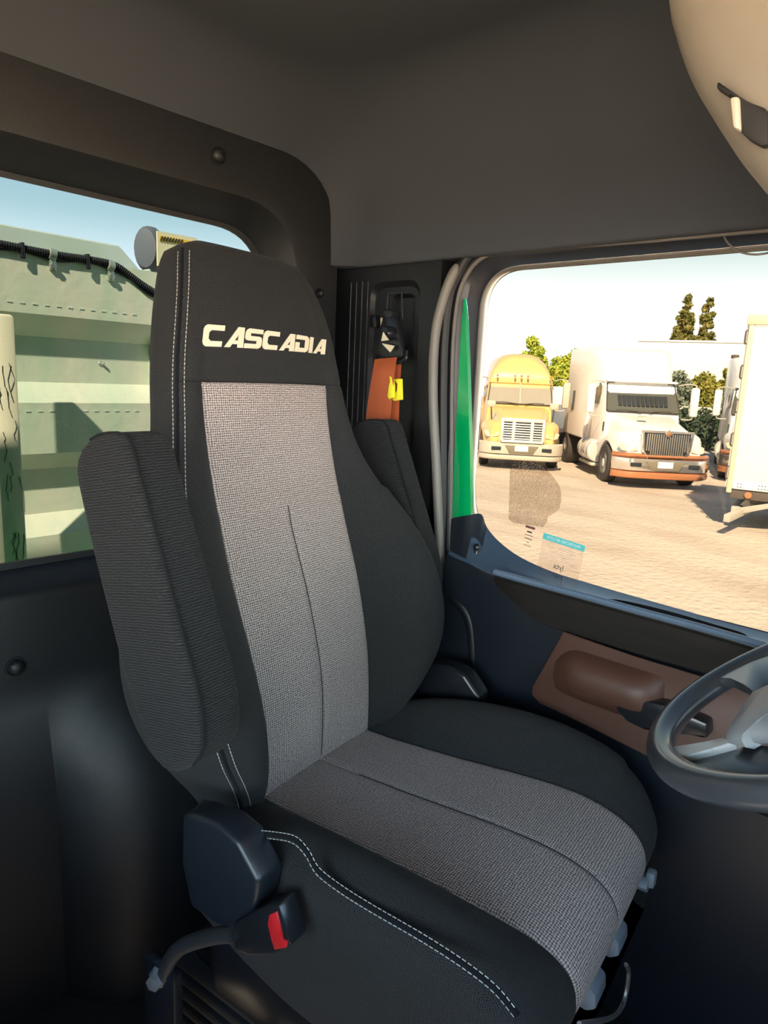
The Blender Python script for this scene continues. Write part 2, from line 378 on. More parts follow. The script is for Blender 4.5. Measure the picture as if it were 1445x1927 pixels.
poly_prism_x(bm, [(736, 706), (741, 709), (744, 725), (744, 748), (736, 752), (733, 745), (737, 728)], 1.13, .008, .0015)
yc = tag(obj('belt_clip', bm, 'yellow', None), 'yellow plastic comfort clip on the orange seat belt', 'clip'); yc.location = B0
bm = new(); poly_prism_x(bm, [(744, 713), (758, 713), (759, 752), (745, 755), (738, 750), (744, 746), (751, 735), (752, 722), (744, 716)], 1.14, .006, .001); obj('clip_jaw', bm, 'yellow', yc)

# ================================================================ DRIVER'S DOOR
dr = empty('door_1'); dr['kind'] = 'structure'
bm = new()
SO = [(.905, .02), (-.9, .02), (-.9, 1.475), (.905, 1.475)]
g1 = [(.862, .80), (-.62, .80), (-.62, 1.436), (.862, 1.436)]
gr_ = [.20, .1, .1, .09]; g1o = [(.905, .76), (-.66, .76), (-.66, 1.475), (.905, 1.475)]
loft(bm, [yz([(.93, -.05), (-.95, -.05), (-.95, 1.5), (.93, 1.5)], [.02, .02, .02, .1], 1.235), yz(SO, [.02, .02, .02, .10], 1.205), yz([(.885, .1), (-.7, .1), (-.7, 1.462), (.885, 1.462)], [.02, .02, .02, .095], 1.203),
          yz([(.87, .79), (-.64, .79), (-.64, 1.452), (.87, 1.452)], [.20, .1, .1, .09], 1.215), yz([(.868, .795), (-.63, .795), (-.63, 1.446), (.868, 1.446)], [.20, .1, .1, .09], 1.232), yz(g1, gr_, 1.25), yz(g1, gr_, 1.265)])
obj('window_frame', bm, mat('door_frame_plastic', (.022, .024, .032), .38), dr)
bm = new()      # grey rubber round the glass
loft(bm, [yz([(.860, .802), (-.62, .802), (-.62, 1.434), (.860, 1.434)], gr_, 1.246), yz([(.857, .805), (-.61, .805), (-.61, 1.431), (.857, 1.431)], [.195, .1, .1, .085], 1.246), yz([(.855, .807), (-.605, .807), (-.605, 1.429), (.855, 1.429)], [.19, .1, .1, .08], 1.256), yz([(.855, .807), (-.605, .807), (-.605, 1.429), (.855, 1.429)], [.19, .1, .1, .08], 1.27)])
obj('glass_rubber', bm, 'sealg', dr)
bm = new(); bm.faces.new([bm.verts.new(p) for p in yz([(.85, .805), (-.61, .805), (-.61, 1.43), (.85, 1.43)], [.19, .1, .1, .08], 1.262, 16)])
win1 = struct('window_1', bm, 'wglass')
bm = new()      # painted outside skin of the door and cab side
loft(bm, [yz([(1.32, GROUND+.75), (-.95, GROUND+.75), (-.95, 1.8), (1.32, 1.8)], .01, 1.28), yz(g1o, gr_, 1.28), yz(g1o, gr_, 1.30), yz([(1.32, GROUND+.75), (-.95, GROUND+.75), (-.95, 1.8), (1.32, 1.8)], .01, 1.30)])
obj('outer_skin', bm, 'green', dr)
bm = new()      # door seals: two rounded strips curving along the opening
S1 = [at(846, 1060, 0, 1.195), at(849, 900, 0, 1.195), at(850, 740, 0, 1.195), at(853, 640, 0, 1.195), at(862, 560, 0, 1.195), at(878, 518, 0, 1.195), at(905, 487, 0, 1.195), at(960, 468, 0, 1.195), at(1100, 461, 0, 1.195), at(1445, 432, 0, 1.195)]
S1.append((1.195, -.6, S1[-1].z))
tube(bm, crom(S1, 5), .0042, 8); obj('door_seal', bm, 'sealg', dr)
bm = new()
S2 = [Vector((1.19, p.y+.018, p.z+(.012 if i > 5 else 0))) for i, p in enumerate(map(Vector, S1))]
tube(bm, crom(S2, 5), .009, 8); obj('door_seal', bm, 'seal', dr)
bm = new()      # green painted edge seen between the seals
gp = [(873, 560), (876, 600), (879, 680), (882, 780), (885, 880), (886, 966), (884, 969), (848, 976), (849, 960), (853, 900), (858, 800), (863, 700), (867, 620), (870, 570)]
prism(bm, [at(a, b, 0, 1.197) for a, b in gp], (.012, 0, 0), .002); obj('painted_door_edge', bm, mat('green_door_paint', (.0, .30, .085), .2, coat=.8), dr)
# sill and lower trim
A_ = [at(849, 976, 0, 1.193), at(884, 969, 0, 1.20), at(906, 968, 0, 1.235)] + [at(a, b, 0, 1.248) for a, b in ((916, 992), (940, 1020), (980, 1049), (1040, 1076), (1100, 1095), (1200, 1124), (1300, 1152), (1445, 1192))]
B_ = [at(846, 1036, 0, 1.165), at(868, 1048, 0, 1.16), at(885, 1054, 0, 1.158)] + [at(a, b, 0, 1.155) for a, b in ((900, 1062), (915, 1069), (935, 1077), (1000, 1097), (1060, 1114), (1150, 1140), (1280, 1178), (1445, 1226))]
A_.append(Vector((1.248, -.7, .806))); B_.append(Vector((1.155, -.7, .812)))
def cr2(P): return crom(P, 4)
a = cr2(A_); b = cr2(B_)
mid = [(p*.5+q*.5)+Vector((0, 0, -.004)) for p, q in zip(a, b)]
b2 = [p+Vector((-.006, 0, -.006)) for p in b]
b3 = [Vector((1.147, p.y, p.z-.02)) for p in b2]
b4 = [Vector((1.147, p.y, .35)) for p in b2]; b5 = [Vector((1.16, p.y, .02)) for p in b2]
bm = new(); loft(bm, [a, mid, b, b2, b3, b4, b5], closed=False)
M['sill_sky'] = mat('sill_sky_sheen', (.045, .070, .105), .22, bump=(1100, .12, .0003), coat=1.0)
so_ = obj('sill_trim', bm, 'doorp', dr, sharp=50); so_.data.materials.append(M['sill_sky'])
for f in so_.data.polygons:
    if abs(f.normal.z) > .6: f.material_index = 1  # upward faces get a bluer colour for the sky they reflect
bm = new(); lathe(bm, [(.010, 0), (.010, .004), (.006, .006), (.005, .014), (.007, .017), (.007, .024), (.004, .028), (0, .029)], 16, Matrix.Translation(at(896, 1048, 0, 1.178)))
obj('lock_knob', bm, 'smooth', dr)
# wood-look strip
wp = [(928, 1084), (1000, 1104), (1100, 1131), (1200, 1159), (1300, 1186), (1425, 1222)]
lo = [(936, 1108), (1000, 1165), (1060, 1190), (1200, 1233), (1330, 1271), (1430, 1300)]
top = crom([at(a, b, 0, 1.132) for a, b in wp] + [Vector((1.132, -.5, .80))], 5); bot = crom([at(a, b, 0, 1.137) for a, b in lo] + [Vector((1.137, -.5, .742))], 5)
bm = new(); loft(bm, [[p+Vector((.022, 0, 0)) for p in top], [p+Vector((.004, 0, .0)) for p in top], [p+Vector((0, 0, -.004)) for p in top], [p+Vector((0, 0, .003)) for p in bot], [p+Vector((.004, 0, 0)) for p in bot], [p+Vector((.022, 0, 0)) for p in bot]], closed=False)
obj('wood_strip', bm, 'wood', dr)
bm = new(); tube(bm, [p+Vector((.006, 0, .0075)) for p in top], .0085, 8, flat=.7); obj('strip_highlight_rail', bm, mat('rail_highlight', (.12, .17, .24), .2, coat=.6), dr)  # pale blue colour stands in for the highlight along the strip edge
bm = new()      # storage pocket in the sill
pk = [(1112, 1140), (1122, 1133), (1160, 1131), (1250, 1151), (1350, 1180), (1400, 1196), (1418, 1216), (1416, 1226), (1300, 1190), (1200, 1162)]
pl = crom([at(a, b, 0, 1.19) + Vector((-.0, 0, .003)) for a, b in pk], 4, True)
pi_ = [Vector((p.x, p.y, p.z)) for p in pl]
cen = sum(pi_, Vector())/len(pi_)
bm = new(); loft(bm, [pi_, [Vector((p.x+.004, cen.y+(p.y-cen.y)*.97, p.z-.03)) for p in pi_]], cap1=True)
# brown lower panel
def brown(px, py): return at(px, py, 0, 1.13)
obj('sill_pocket', bm, 'slot', dr)
bo = [(1062, 1188), (1004, 1292), (1003, 1306), (1016, 1322), (1110, 1366), (1218, 1420), (1330, 1470), (1560, 1560), (1560, 1360), (1445, 1310), (1330, 1275), (1200, 1236)]
ou = [brown(*q) for q in bo]
ymin, ymax = min(p.y for p in ou), max(p.y for p in ou); zmin, zmax = min(p.z for p in ou), max(p.z for p in ou)
def inside(y, z):
    c = False; n = len(ou)
    for i in range(n):
        a, b = ou[i], ou[(i+1) % n]
        if (a.z > z) != (b.z > z) and y < (b.y-a.y)*(z-a.z)/(b.z-a.z)+a.y: c = not c
    return c
# pillow-like bulge (arm rest) of the brown panel
pc = [at(a, b, 0, 1.12) for a, b in ((1042, 1243), (1080, 1218), (1235, 1275), (1250, 1300), (1225, 1330), (1150, 1345), (1060, 1310))]
bm = new(); prism(bm, ou, (-.004, 0, 0), .0015); obj('brown_panel', bm, 'brown', dr)
# arm rest: horizontal ledge, lofted along the door
zt = at(1080, 1222, 0, 1.12).z; zb = at(1150, 1345, 0, 1.12).z; y0_ = at(1035, 1260, 0, 1.12).y; y1_ = at(1250, 1300, 0, 1.12).y
loops = []
for k in range(15):
    t = k/14; y = y0_+(y1_-y0_)*t; e = min(1, math.sin(math.pi*min(1, max(.0, t*.5/.35)))) if t < .35 else (1 if t < .8 else math.cos((t-.8)/.2*math.pi/2)**.5)
    e = max(.02, e); zt2 = zt-.035*(1-min(1, t/.25))**2-.0*t
    dz = zt2-zb
    loops.append([(1.13, y, zt2), (1.13-.012*e, y, zt2-.004), (1.13-.034*e, y, zt2-.016), (1.13-.042*e, y, zt2-.034), (1.13-.040*e, y, zt2-dz*.6), (1.13-.018*e, y, zb+.01), (1.13, y, zb)])
bm = new(); loft(bm, loops, closed=False, cap0=True, cap1=True); obj('arm_rest', bm, 'brown', dr)
bm = new(); prism(bm, [at(a, b, 0, 1.095) for a, b in ((1156, 1318), (1166, 1310), (1250, 1327), (1330, 1362), (1330, 1392), (1262, 1374), (1212, 1375), (1178, 1358), (1160, 1338))], (.035, 0, 0), .005)
obj('door_handle', bm, 'smooth', dr)
bm = new(); box(bm, 1.095, 1.13, y1_-.30, y1_-.16, .575, .588, .004); obj('switch_bezel', bm, 'smooth', dr)
# stickers on the glass (stand on the pane; the print faces out, so it reads mirrored from inside)
fp = [(968, 869), (1008, 869), (1022, 878), (1040, 895), (1053, 915), (1057, 938), (1052, 958), (1042, 966), (1032, 972), (1029, 982), (1022, 992), (1010, 990), (966, 984), (957, 977), (957, 965), (959, 900), (960, 876)]
bm = new(); v = [bm.verts.new(at(a, b, 0, 1.2585)) for a, b in fp]; bm.faces.new(v)
fm = D.materials.new('dotted_film_print'); fm.use_nodes = True; n = fm.node_tree; n.nodes.clear()
o_ = n.nodes.new('ShaderNodeOutputMaterial'); t1 = n.nodes.new('ShaderNodeBsdfTransparent'); t1.inputs[0].default_value = (.72, .66, .60, 1)
d1 = n.nodes.new('ShaderNodeBsdfDiffuse'); d1.inputs[0].default_value = (.32, .25, .20, 1); mx_ = n.nodes.new('ShaderNodeMixShader')
vo = n.nodes.new('ShaderNodeTexVoronoi'); vo.inputs['Scale'].default_value = 520; gtn = n.nodes.new('ShaderNodeMath'); gtn.operation = 'LESS_THAN'; gtn.inputs[1].default_value = .36
tcn = n.nodes.new('ShaderNodeTexCoord'); n.links.new(tcn.outputs['Object'], vo.inputs['Vector']); n.links.new(vo.outputs['Distance'], gtn.inputs[0])
n.links.new(gtn.outputs[0], mx_.inputs[0]); n.links.new(t1.outputs[0], mx_.inputs[1]); n.links.new(d1.outputs[0], mx_.inputs[2]); n.links.new(mx_.outputs[0], o_.inputs[0])
fo = obj('window_film', bm, fm, None, smooth=False); fo.location = (0, 0, 0)
tag(fo, 'brown dotted film patch stuck on the lower rear corner of the door window', 'sticker')
M['tealp'] = mat('teal_print', (.10, .50, .50), .6, trans=.5); M['dprint'] = mat('dark_print', (.05, .045, .04), .7); M['wprint'] = mat('white_print', (.75, .78, .76), .7)
c0 = at(1022, 1008, 0, 1.258); c1 = at(1100, 1033, 0, 1.258)
ydir = (c1-c0).normalized(); zd = Vector((0, 0, 1)); zd = (zd-ydir*zd.dot(ydir)).normalized()
st = tag(empty('warning_sticker', (c0+c1)/2), 'clear sticker with a teal band and mirrored lettering low on the door window', 'sticker')
SM = Matrix((-ydir, zd, Vector((-1, 0, 0)))).transposed().to_4x4()   # local x runs against the glass, so words read mirrored from inside
Lw = (c1-c0).length
bm = new(); box(bm, -Lw/2, Lw/2, -.0065, .0065, -.0002, .0002, mtx=SM); obj('teal_band', bm, 'tealp', st, smooth=False)
text_mesh('PROTECTED BY LYTX', .0078, 'band_lettering', 'wprint', st, Matrix.Translation((-.0008, 0, 0)) @ SM)
text_mesh('lytx', .016, 'logo_lettering', 'dprint', st, Matrix.Translation(Vector((-.0006, 0, 0))-zd*.054+ydir*.0) @ SM)
M['cfilm'] = glass('clear_film', (.90, .86, .84), 0, .06, (.7, .6, .55))
bm = new(); faces(bm, [SM @ Vector(q) for q in ((-Lw/2, -.0065, 0), (Lw/2, -.0065, 0), (Lw/2, -.066, 0), (-Lw/2, -.066, 0))], [(0, 1, 2, 3)]); obj('clear_backing', bm, 'cfilm', st, smooth=False)
M['gprint'] = mat('grey_print', (.45, .42, .38), .7)
for i in range(7):
    bm = new(); w_ = Lw*(.36-.05*(i % 3 == 2)); box(bm, -w_, w_, -.0003, .0003, -.0001, .0001, mtx=Matrix.Translation(-zd*(.014+i*.0045)) @ SM); obj('fine_print_line', bm, 'gprint', st, smooth=False)
c2 = at(995, 1008, 0, 1.258)
gl = tag(empty('glass_marking', c2), 'tiny dark printed glass marking below the dotted film on the door window', 'sticker')
bm = new(); box(bm, -.011, .011, -.0022, .0022, -.0002, .0002, .0015, mtx=Matrix.Translation(zd*.018) @ SM); obj('brand_bar', bm, mat('maroon_print', (.16, .06, .06), .6), gl, smooth=False)
for i, (w_, h_) in enumerate(((.006, .0016), (.010, .0006), (.009, .0009), (.003, .0006), (.009, .0005))):
    bm = new(); box(bm, -w_, w_, -h_, h_, -.0001, .0001, mtx=Matrix.Translation(zd*(.008-i*.0075)) @ SM); obj('fine_print_line', bm, 'dprint', gl, smooth=False)

# passenger side, front: sill walls, pillars, dashboard, windscreen
bm = new(); box(bm, XP-.06, XP, YF, 1.3, -.05, .80); box(bm, XP-.06, XP, .66, 1.3, .80, 1.8); box(bm, XP-.06, XP, YF-.1, -.86, .80, 1.8); box(bm, XP-.06, XP, -.9, .68, 1.48, 1.8)
struct('wall_right', bm, 'plastic', smooth=False)
bm = new(); box(bm, XP-.06, 1.3, YF-.06, YF, -.05, .98); box(bm, XP-.06, 1.3, YF-.06, YF, 1.52, 1.84); box(bm, XP-.06, XP+.03, YF-.06, YF, .9, 1.6); box(bm, 1.2, 1.3, YF-.06, YF, .9, 1.6)
struct('wall_front', bm, 'plastic', smooth=False)
bm = new(); faces(bm, [(XP, YF-.03, .95), (1.25, YF-.03, .95), (1.25, YF-.03, 1.55), (XP, YF-.03, 1.55)], [(0, 1, 2, 3)]); struct('window_3', bm, 'fglass', smooth=False)
bm = new(); prism(bm, [(XP+.01, -.94, .05), (XP+.01, -.94, .93), (XP+.01, -.60, .90), (XP+.01, -.50, .80), (XP+.01, -.52, .45), (XP+.01, -.7, .3), (XP+.01, -.75, .05)], (2.1, 0, 0), .02)
tag(obj('dashboard', bm, 'doorp'), 'black dashboard below the windscreen in front of the wheel', 'dashboard')
# ================================================================ THE SEAT
SY = rad(7)
seat = tag(empty('driver_seat', (.761, .793, 0), SY), 'high-backed driver seat in black cloth with a grey-brown woven centre panel', 'seat')
S0 = Vector((.761, .793, 0)); SR = Matrix.Rotation(SY, 3, 'Z')
def pxl(px, py, axis, v):                  # photograph pixel -> seat coordinates on a plane of the seat
    nrm = SR.col[axis]; d = fw + cr*(px-PW/2)/PF + cu*(PH/2-py)/PF
    P = CP + d*((v-(CP-S0).dot(nrm))/d.dot(nrm)) - S0
    return SR.transposed() @ P
REC = rad(12)
UPV = Vector((0, math.sin(REC), math.cos(REC))); NV = Vector((0, -math.cos(REC), math.sin(REC))); J = Vector((0, 0, .54))
def B(u, v, n): return J+Vector((u, 0, 0))+UPV*v+NV*n
W_ = [(-.08, .185), (0, .20), (.06, .235), (.12, .272), (.2, .296), (.3, .298), (.38, .280), (.45, .248), (.52, .218), (.6, .198), (.68, .185), (.76, .168), (.82, .150), (.86, .134), (.885, .115)]
H_ = [(-.08, .01), (0, .03), (.06, .065), (.12, .088), (.2, .098), (.3, .088), (.38, .068), (.46, .042), (.54, .022), (.62, .012), (.7, .006), (.885, .0)]
WI_ = [(-.08, .135), (0, .142), (.15, .146), (.3, .150), (.5, .148), (.66, .146), (.885, .146)]
BU_ = [(-.08, -.02), (0, 0), (.08, .018), (.16, .028), (.28, .024), (.42, .006), (.55, .0), (.66, .010), (.75, .022), (.82, .018), (.885, -.004)]
VI = .657
def front_n(u, v):
    w_, h_, wi, b_ = sinterp(W_, v), sinterp(H_, v), sinterp(WI_, v), sinterp(BU_, v)
    au = abs(u); n = b_*(1-.25*min(1, au/wi)**2)
    if v > VI-.02: wi2 = min(wi, w_*.75); 
    else: wi2 = wi
    if au > wi2:
        t = min(1, (au-wi2)/max(.01, w_-wi2)); n += h_*sinterp([(0, 0), (.15, .28), (.4, .80), (.7, 1.0), (1, .90)], t)
    if v > VI: n -= .0
    n -= .012*max(0, (au/w_))**4*(1 if v > .45 else .3)
    return n
def frn(u, v):
    wi = sinterp(WI_, v); g = 0
    if v < VI and v > -.02: g -= .0035*math.exp(-((abs(u)-wi)/.004)**2)
    if abs(v-VI) < .03: g -= .003*math.exp(-((v-VI)/.004)**2)
    if v < .46: g -= .0022*math.exp(-(u/.003)**2)*sm(.46, .44, v) if v > .0 else 0
    return front_n(u, v)+g
vs = [(-.08+i*.01) for i in range(96)]; vs = sorted(set([round(x, 4) for x in vs if x < .875] + [VI-.004, VI, VI+.004, .45]))
NI = 36
svals = [i/NI*2-1 for i in range(NI+1)]; svals = sorted(set(svals + [-.02, .02, -.97, .97])); NI = len(svals)-1
def section(v, shr=0, nshift=0):
    w_, wi = sinterp(W_, v)-shr, min(sinterp(WI_, v), sinterp(W_, v)*.84-shr); p = []
    bs = [k/11 for k in range(12)]
    for t in bs[::-1][:-1]: u = -(wi+(w_-wi)*t); p.append((u, frn(u, v)+nshift))
    for s in svals: p.append((s*wi, frn(s*wi, v)+nshift))
    for t in bs[1:]: u = (wi+(w_-wi)*t); p.append((u, frn(u, v)+nshift))
    n0 = p[-1][1]; dp = -.105 if v > .4 else -.105-.02*sm(.4, .2, v)
    e = .012
    side = [(w_+.004, n0-.008), (w_+.006, n0-.020), (w_+.005, n0*.5+dp*.5), (w_-.002, dp+.035), (w_-.018, dp+.012), (w_-.05, dp)]
    back = [(.05, dp-.008), (-.05, dp-.008)]
    return [B(u, v, n) for u, n in p+side+back+[(-u, n) for u, n in side[::-1]]]
loops = [section(v) for v in vs]
top = [(.875, .006, -.004), (.882, .018, -.012), (.888, .034, -.024), (.892, .058, -.038)]
for v, s_, ns in top:
    sec = section(min(v, .884), s_, ns); 
    dp = -.105
    out = []
    for p in sec:
        q = p-J; n_ = q.dot(NV); vv = q.dot(UPV)
        out.append(J+Vector((q.x, 0, 0))+UPV*v+NV*(max(n_, dp+.9*s_)))
    loops.append(out)
nL = len(loops[0]); i0 = 11; i1 = i0+NI     # insert columns
jv = max(i for i, v in enumerate(vs) if v <= VI+1e-6)
bm = new(); bm2 = new()
Lv = [[bm.verts.new(p) for p in lp] for lp in loops]; ins = []
j_start = min(i for i, v in enumerate(vs) if v >= -.05)
for j in range(len(loops)-1):
    for i in range(nL):
        if i0 <= i < i1 and j < jv: continue
        k = (i+1) % nL; bm.faces.new((Lv[j][i], Lv[j][k], Lv[j+1][k], Lv[j+1][i]))
bm.faces.new(Lv[-1]); bm.faces.new(Lv[0][::-1])
backrest = obj('backrest', bm, 'cloth', seat, sharp=60)
uvmap(backrest, lambda c, n: ((c.x, (c-J).dot(UPV)) if abs(n.x) < .7 else (c.y, c.z)))
I = [[bm2.verts.new(loops[j][i]) for i in range(i0, i1+1)] for j in range(jv+1)]
for j in range(jv):
    for i in range(NI): bm2.faces.new((I[j][i], I[j][i+1], I[j+1][i+1], I[j+1][i]))
bi = tag(obj('backrest_insert', bm2, 'insert', seat, sharp=70), 'grey-brown woven centre panel of the backrest')
# make normals face forward
if bi.data.polygons[0].normal.y > 0: bi.data.flip_normals()
uvmap(bi, lambda c, n: (c.x, (c-J).dot(UPV)))
# seams and stitches as real thread
def stitches(path, name, parent, on=.0045, off=.0022, r=.0007, nrm=None):
    P = crom(path, 8); bm = new(); acc = 0; seg = []
    L = [0]
    for a, b in zip(P, P[1:]): L.append(L[-1]+(b-a).length)
    def pos(s):
        for i in range(len(L)-1):
            if s <= L[i+1]: return P[i].lerp(P[i+1], (s-L[i])/max(1e-9, L[i+1]-L[i]))
        return P[-1]
    s = 0
    while s < L[-1]-on:
        tube(bm, [pos(s), pos(s+on/2), pos(s+on)], r, 4, cap=False); s += on+off
    o = obj(name, bm, 'thread', parent, smooth=False); o['kind'] = 'stuff'; return o
def edge(side, v, du, dn): u = side*(sinterp(W_, v)+du); return B(u, v, frn(side*(sinterp(W_, v)+min(0, du)), v)+dn)
vv_ = [-.03, 0, .04, .08, .12, .16, .2, .25, .3, .35, .4, .45, .5, .55, .6, .65, .7, .75, .8, .84, .86]
stitches([edge(-1, v, -.006, .0014) for v in vv_], 'seam_stitching', seat)
stitches([edge(-1, v, .0052, -.0095) for v in vv_], 'seam_stitching', seat)
bm = new(); tube(bm, crom([edge(-1, v, .0025, -.003) for v in vv_], 3), .0028, 6); obj('seam_piping', bm, 'cloth', seat)
bm = new(); tube(bm, crom([B(u/20*.19, VI, frn(u/20*.19, VI)+.002) for u in range(-19, 20, 2)], 2), .0012, 5); obj('cross_seam', bm, 'slot', seat)
bm = new(); tube(bm, crom([B(0, v/100, frn(0, v/100)+.0018) for v in range(1, 46, 4)], 4), .0007, 5); obj('centre_seam', bm, 'slot', seat)
# lettering on the head rest: wide, slanted, rounded block capitals
from mathutils.geometry import tessellate_polygon
def G(ch):
    T = .25
    if ch == 'C': return 1.20, [[(.20, 0), (1.04, 0), (1.04, T), (.42, T), (.30, .36), (.30, .64), (.42, 1-T), (1.10, 1-T), (1.10, 1), (.20, 1), (.06, .92), (0, .78), (0, .22), (.06, .08)]]
    if ch == 'A': return 1.16, [[(0, 0), (.32, 0), (.74, .62), (.76, 0), (1.10, 0), (1.06, 1), (.68, 1)], [(.44, .16), (.76, .16), (.76, .34), (.57, .34)]]
    if ch == 'S': return 1.16, [[(.0, 0), (.90, 0), (1.04, .08), (1.08, .2), (1.08, .46), (1.02, .58), (.88, .62), (.32, .62), (.32, 1-T+.02), (1.10, 1-T+.02), (1.10, 1), (.20, 1), (.06, .92), (0, .8), (0, .54), (.06, .43), (.2, .39), (.76, .39), (.76, .23), (0, .23)]]
    if ch == 'D': return 1.16, [[(0, 0), (.86, 0), (1.02, .08), (1.08, .24), (1.08, .76), (1.02, .92), (.86, 1), (.02, 1), (.02, 1-T), (.78, 1-T), (.78, T), (.32, T), (.32, .56), (0, .56)]]
    if ch == 'I': return .40, [[(0, 0), (.31, 0), (.31, 1), (0, 1)]]
word = 'CASCADIA'; adv = sum(G(c_)[0] for c_ in word)-.06; HT = .033; x = 0
u0_, u1_, v0_ = -.144, .150, .709
SCX = (u1_-u0_-.008)/adv
for c_ in word:
    a_, polys = G(c_)
    for pl_ in polys:
        pts = []
        for gx, gy in pl_:
            u = u0_+(x+gx)*SCX+gy*.008; pts.append((u, v0_+gy*HT*(1-.2*(u-u0_)/.3)+(u-u0_)*.010))
        bm = new(); top_ = [bm.verts.new(B(u, v, frn(u, v)+.0016)) for u, v in pts]; bot_ = [bm.verts.new(B(u, v, frn(u, v)-.002)) for u, v in pts]
        n_ = len(pts)
        for t_ in tessellate_polygon([[Vector((u, v, 0)) for u, v in pts]]): bm.faces.new([top_[q] for q in t_])
        for i in range(n_): bm.faces.new((top_[i], bot_[i], bot_[(i+1) % n_], top_[(i+1) % n_]))
        obj('letter', bm, 'cream', seat, smooth=False)
    x += a_
# cushion ---------------------------------------------------------------
CZ = [(-.60, .30), (-.565, .43), (-.545, .485), (-.52, .515), (-.49, .537), (-.44, .552), (-.34, .553), (-.2, .545), (-.05, .538), (.06, .535)]
path = [(.05, .535), (.0, .537), (-.05, .538), (-.1, .541), (-.15, .544), (-.2, .547), (-.25, .551), (-.3, .555), (-.35, .558), (-.40, .559), (-.43, .557), (-.455, .553), (-.48, .545), (-.50, .532), (-.512, .514), (-.516, .49), (-.508, .46), (-.495, .42), (-.482, .38), (-.47, .34)]
path = [(p.x, p.y) for p in crom([(a, b, 0) for a, b in path], 3)]
def cw(y): return sinterp([(-.53, .235), (-.5, .25), (-.45, .268), (-.35, .28), (-.2, .28), (-.08, .265), (.05, .24)], y)
def ci(y): return sinterp([(-.53, .150), (-.4, .160), (-.3, .156), (-.15, .145), (.05, .138)], y)
def chh(y): return sinterp([(-.53, .0), (-.5, .006), (-.46, .026), (-.4, .046), (-.3, .064), (-.2, .066), (-.1, .055), (0, .03), (.05, .02)], y)
bm = new(); bm2 = new(); loops = []
NB = 10
for k, (y, z) in enumerate(path):
    a = Vector(path[max(0, k-1)]); b = Vector(path[min(len(path)-1, k+1)]); t = (b-a).normalized(); nn = Vector((t.y, -t.x)) * (1)
    if nn.y < 0 and k < 30: nn = -nn
    nn = Vector((t[1], -t[0])); nn = nn if (nn[1] > .02 or (abs(nn[1]) <= .02 and nn[0] < 0)) else -nn
    if z < .5: nn = Vector((-abs(nn[0]), nn[1]))
    w_, wi, h_ = cw(y) , ci(y), chh(y) if z > .45 else chh(-.53)
    if z < .53 and y < -.49: h_ = 0.004
    row = []
    def prof_n(u):
        au = abs(u); n_ = .006*(1-(au/w_)**2)
        if au > wi: tt = (au-wi)/(w_-wi); n_ += h_*sinterp([(0, 0), (.2, .35), (.5, .88), (.75, 1.0), (1, .80)], tt)
        n_ -= .0035*math.exp(-((au-wi)/.004)**2) + .0022*math.exp(-(u/.003)**2)
        n_ -= .03*max(0, au/w_-.5)**2*(1 if y < -.44 else 0)
        return n_
    us = [-(wi+(w_-wi)*q/NB) for q in range(NB, 0, -1)] + [s*wi for s in svals] + [(wi+(w_-wi)*q/NB) for q in range(1, NB+1)]
    for u in us: n_ = prof_n(u); row.append(Vector((u, y+nn[0]*n_, z+nn[1]*n_)))
    e = row[-1]; zb = .36 if k < 44 else min(.36, e.z-.02)
    zb = min(.36, e.z-.02)
    yb = e.y+ (0 if e.z > .5 else 0)
    R_ = [Vector((w_+.006, e.y, e.z-.008)), Vector((w_+.010, e.y, e.z-.02)), Vector((w_+.006, e.y, e.z*.6+zb*.4)), Vector((w_-.004, e.y, zb+.02)), Vector((w_-.02, e.y, zb))]
    Lf = [Vector((-p.x, p.y, p.z)) for p in R_[::-1]]
    loops.append(row+R_+Lf)
nL = len(loops[0]); i0 = NB; i1 = NB+NI
Lv = [[bm.verts.new(p) for p in lp] for lp in loops]
for j in range(len(loops)-1):
    for i in range(nL):
        if i0 <= i < i1: continue
        k = (i+1) % nL; bm.faces.new((Lv[j][i], Lv[j][k], Lv[j+1][k], Lv[j+1][i]))
cush = obj('cushion', bm, 'cloth', seat, sharp=60); uvmap(cush, lambda c, n: ((c.x, c.y+c.z) if abs(n.x) < .7 else (c.y, c.z)))
I = [[bm2.verts.new(lp[i]) for i in range(i0, i1+1)] for lp in loops]
for j in range(len(loops)-1):
    for i in range(NI): bm2.faces.new((I[j][i], I[j][i+1], I[j+1][i+1], I[j+1][i]))
ci_ = tag(obj('cushion_insert', bm2, 'insert', seat, sharp=70), 'grey woven centre panel of the seat cushion')
if ci_.data.polygons[len(ci_.data.polygons)//3].normal.z < 0: ci_.data.flip_normals()
cs_ = [lp[NB+NI//2]+Vector((0, 0, .0008)) for lp in loops[8:56]]
bm = new(); tube(bm, cs_, .0009, 5); obj('centre_seam', bm, 'slot', seat)
arc = [0]
for a_, b_ in zip(path, path[1:]): arc.append(arc[-1]+math.hypot(b_[0]-a_[0], b_[1]-a_[1]))
uvl = ci_.data.uv_layers.new(name='UVMap')
for lp_ in ci_.data.loops: uvl.data[lp_.index].uv = (ci_.data.vertices[lp_.vertex_index].co.x, arc[lp_.vertex_index//(NI+1)])
# stitched seam along the near side of the cushion
spx = [(478, 1562), (520, 1566), (556, 1574), (580, 1598), (600, 1632), (640, 1664), (700, 1702), (800, 1760), (880, 1812), (935, 1856), (975, 1905)]
stitches([pxl(a, b, 0, -.293) for a, b in spx], 'seam_stitching', seat)
stitches([pxl(a-5, b+13, 0, -.291) for a, b in spx], 'seam_stitching', seat)
bm = new(); tube(bm, crom([pxl(a-2, b+6, 0, -.2875) for a, b in spx], 4), .004, 6); obj('seam_piping', bm, 'cloth', seat)
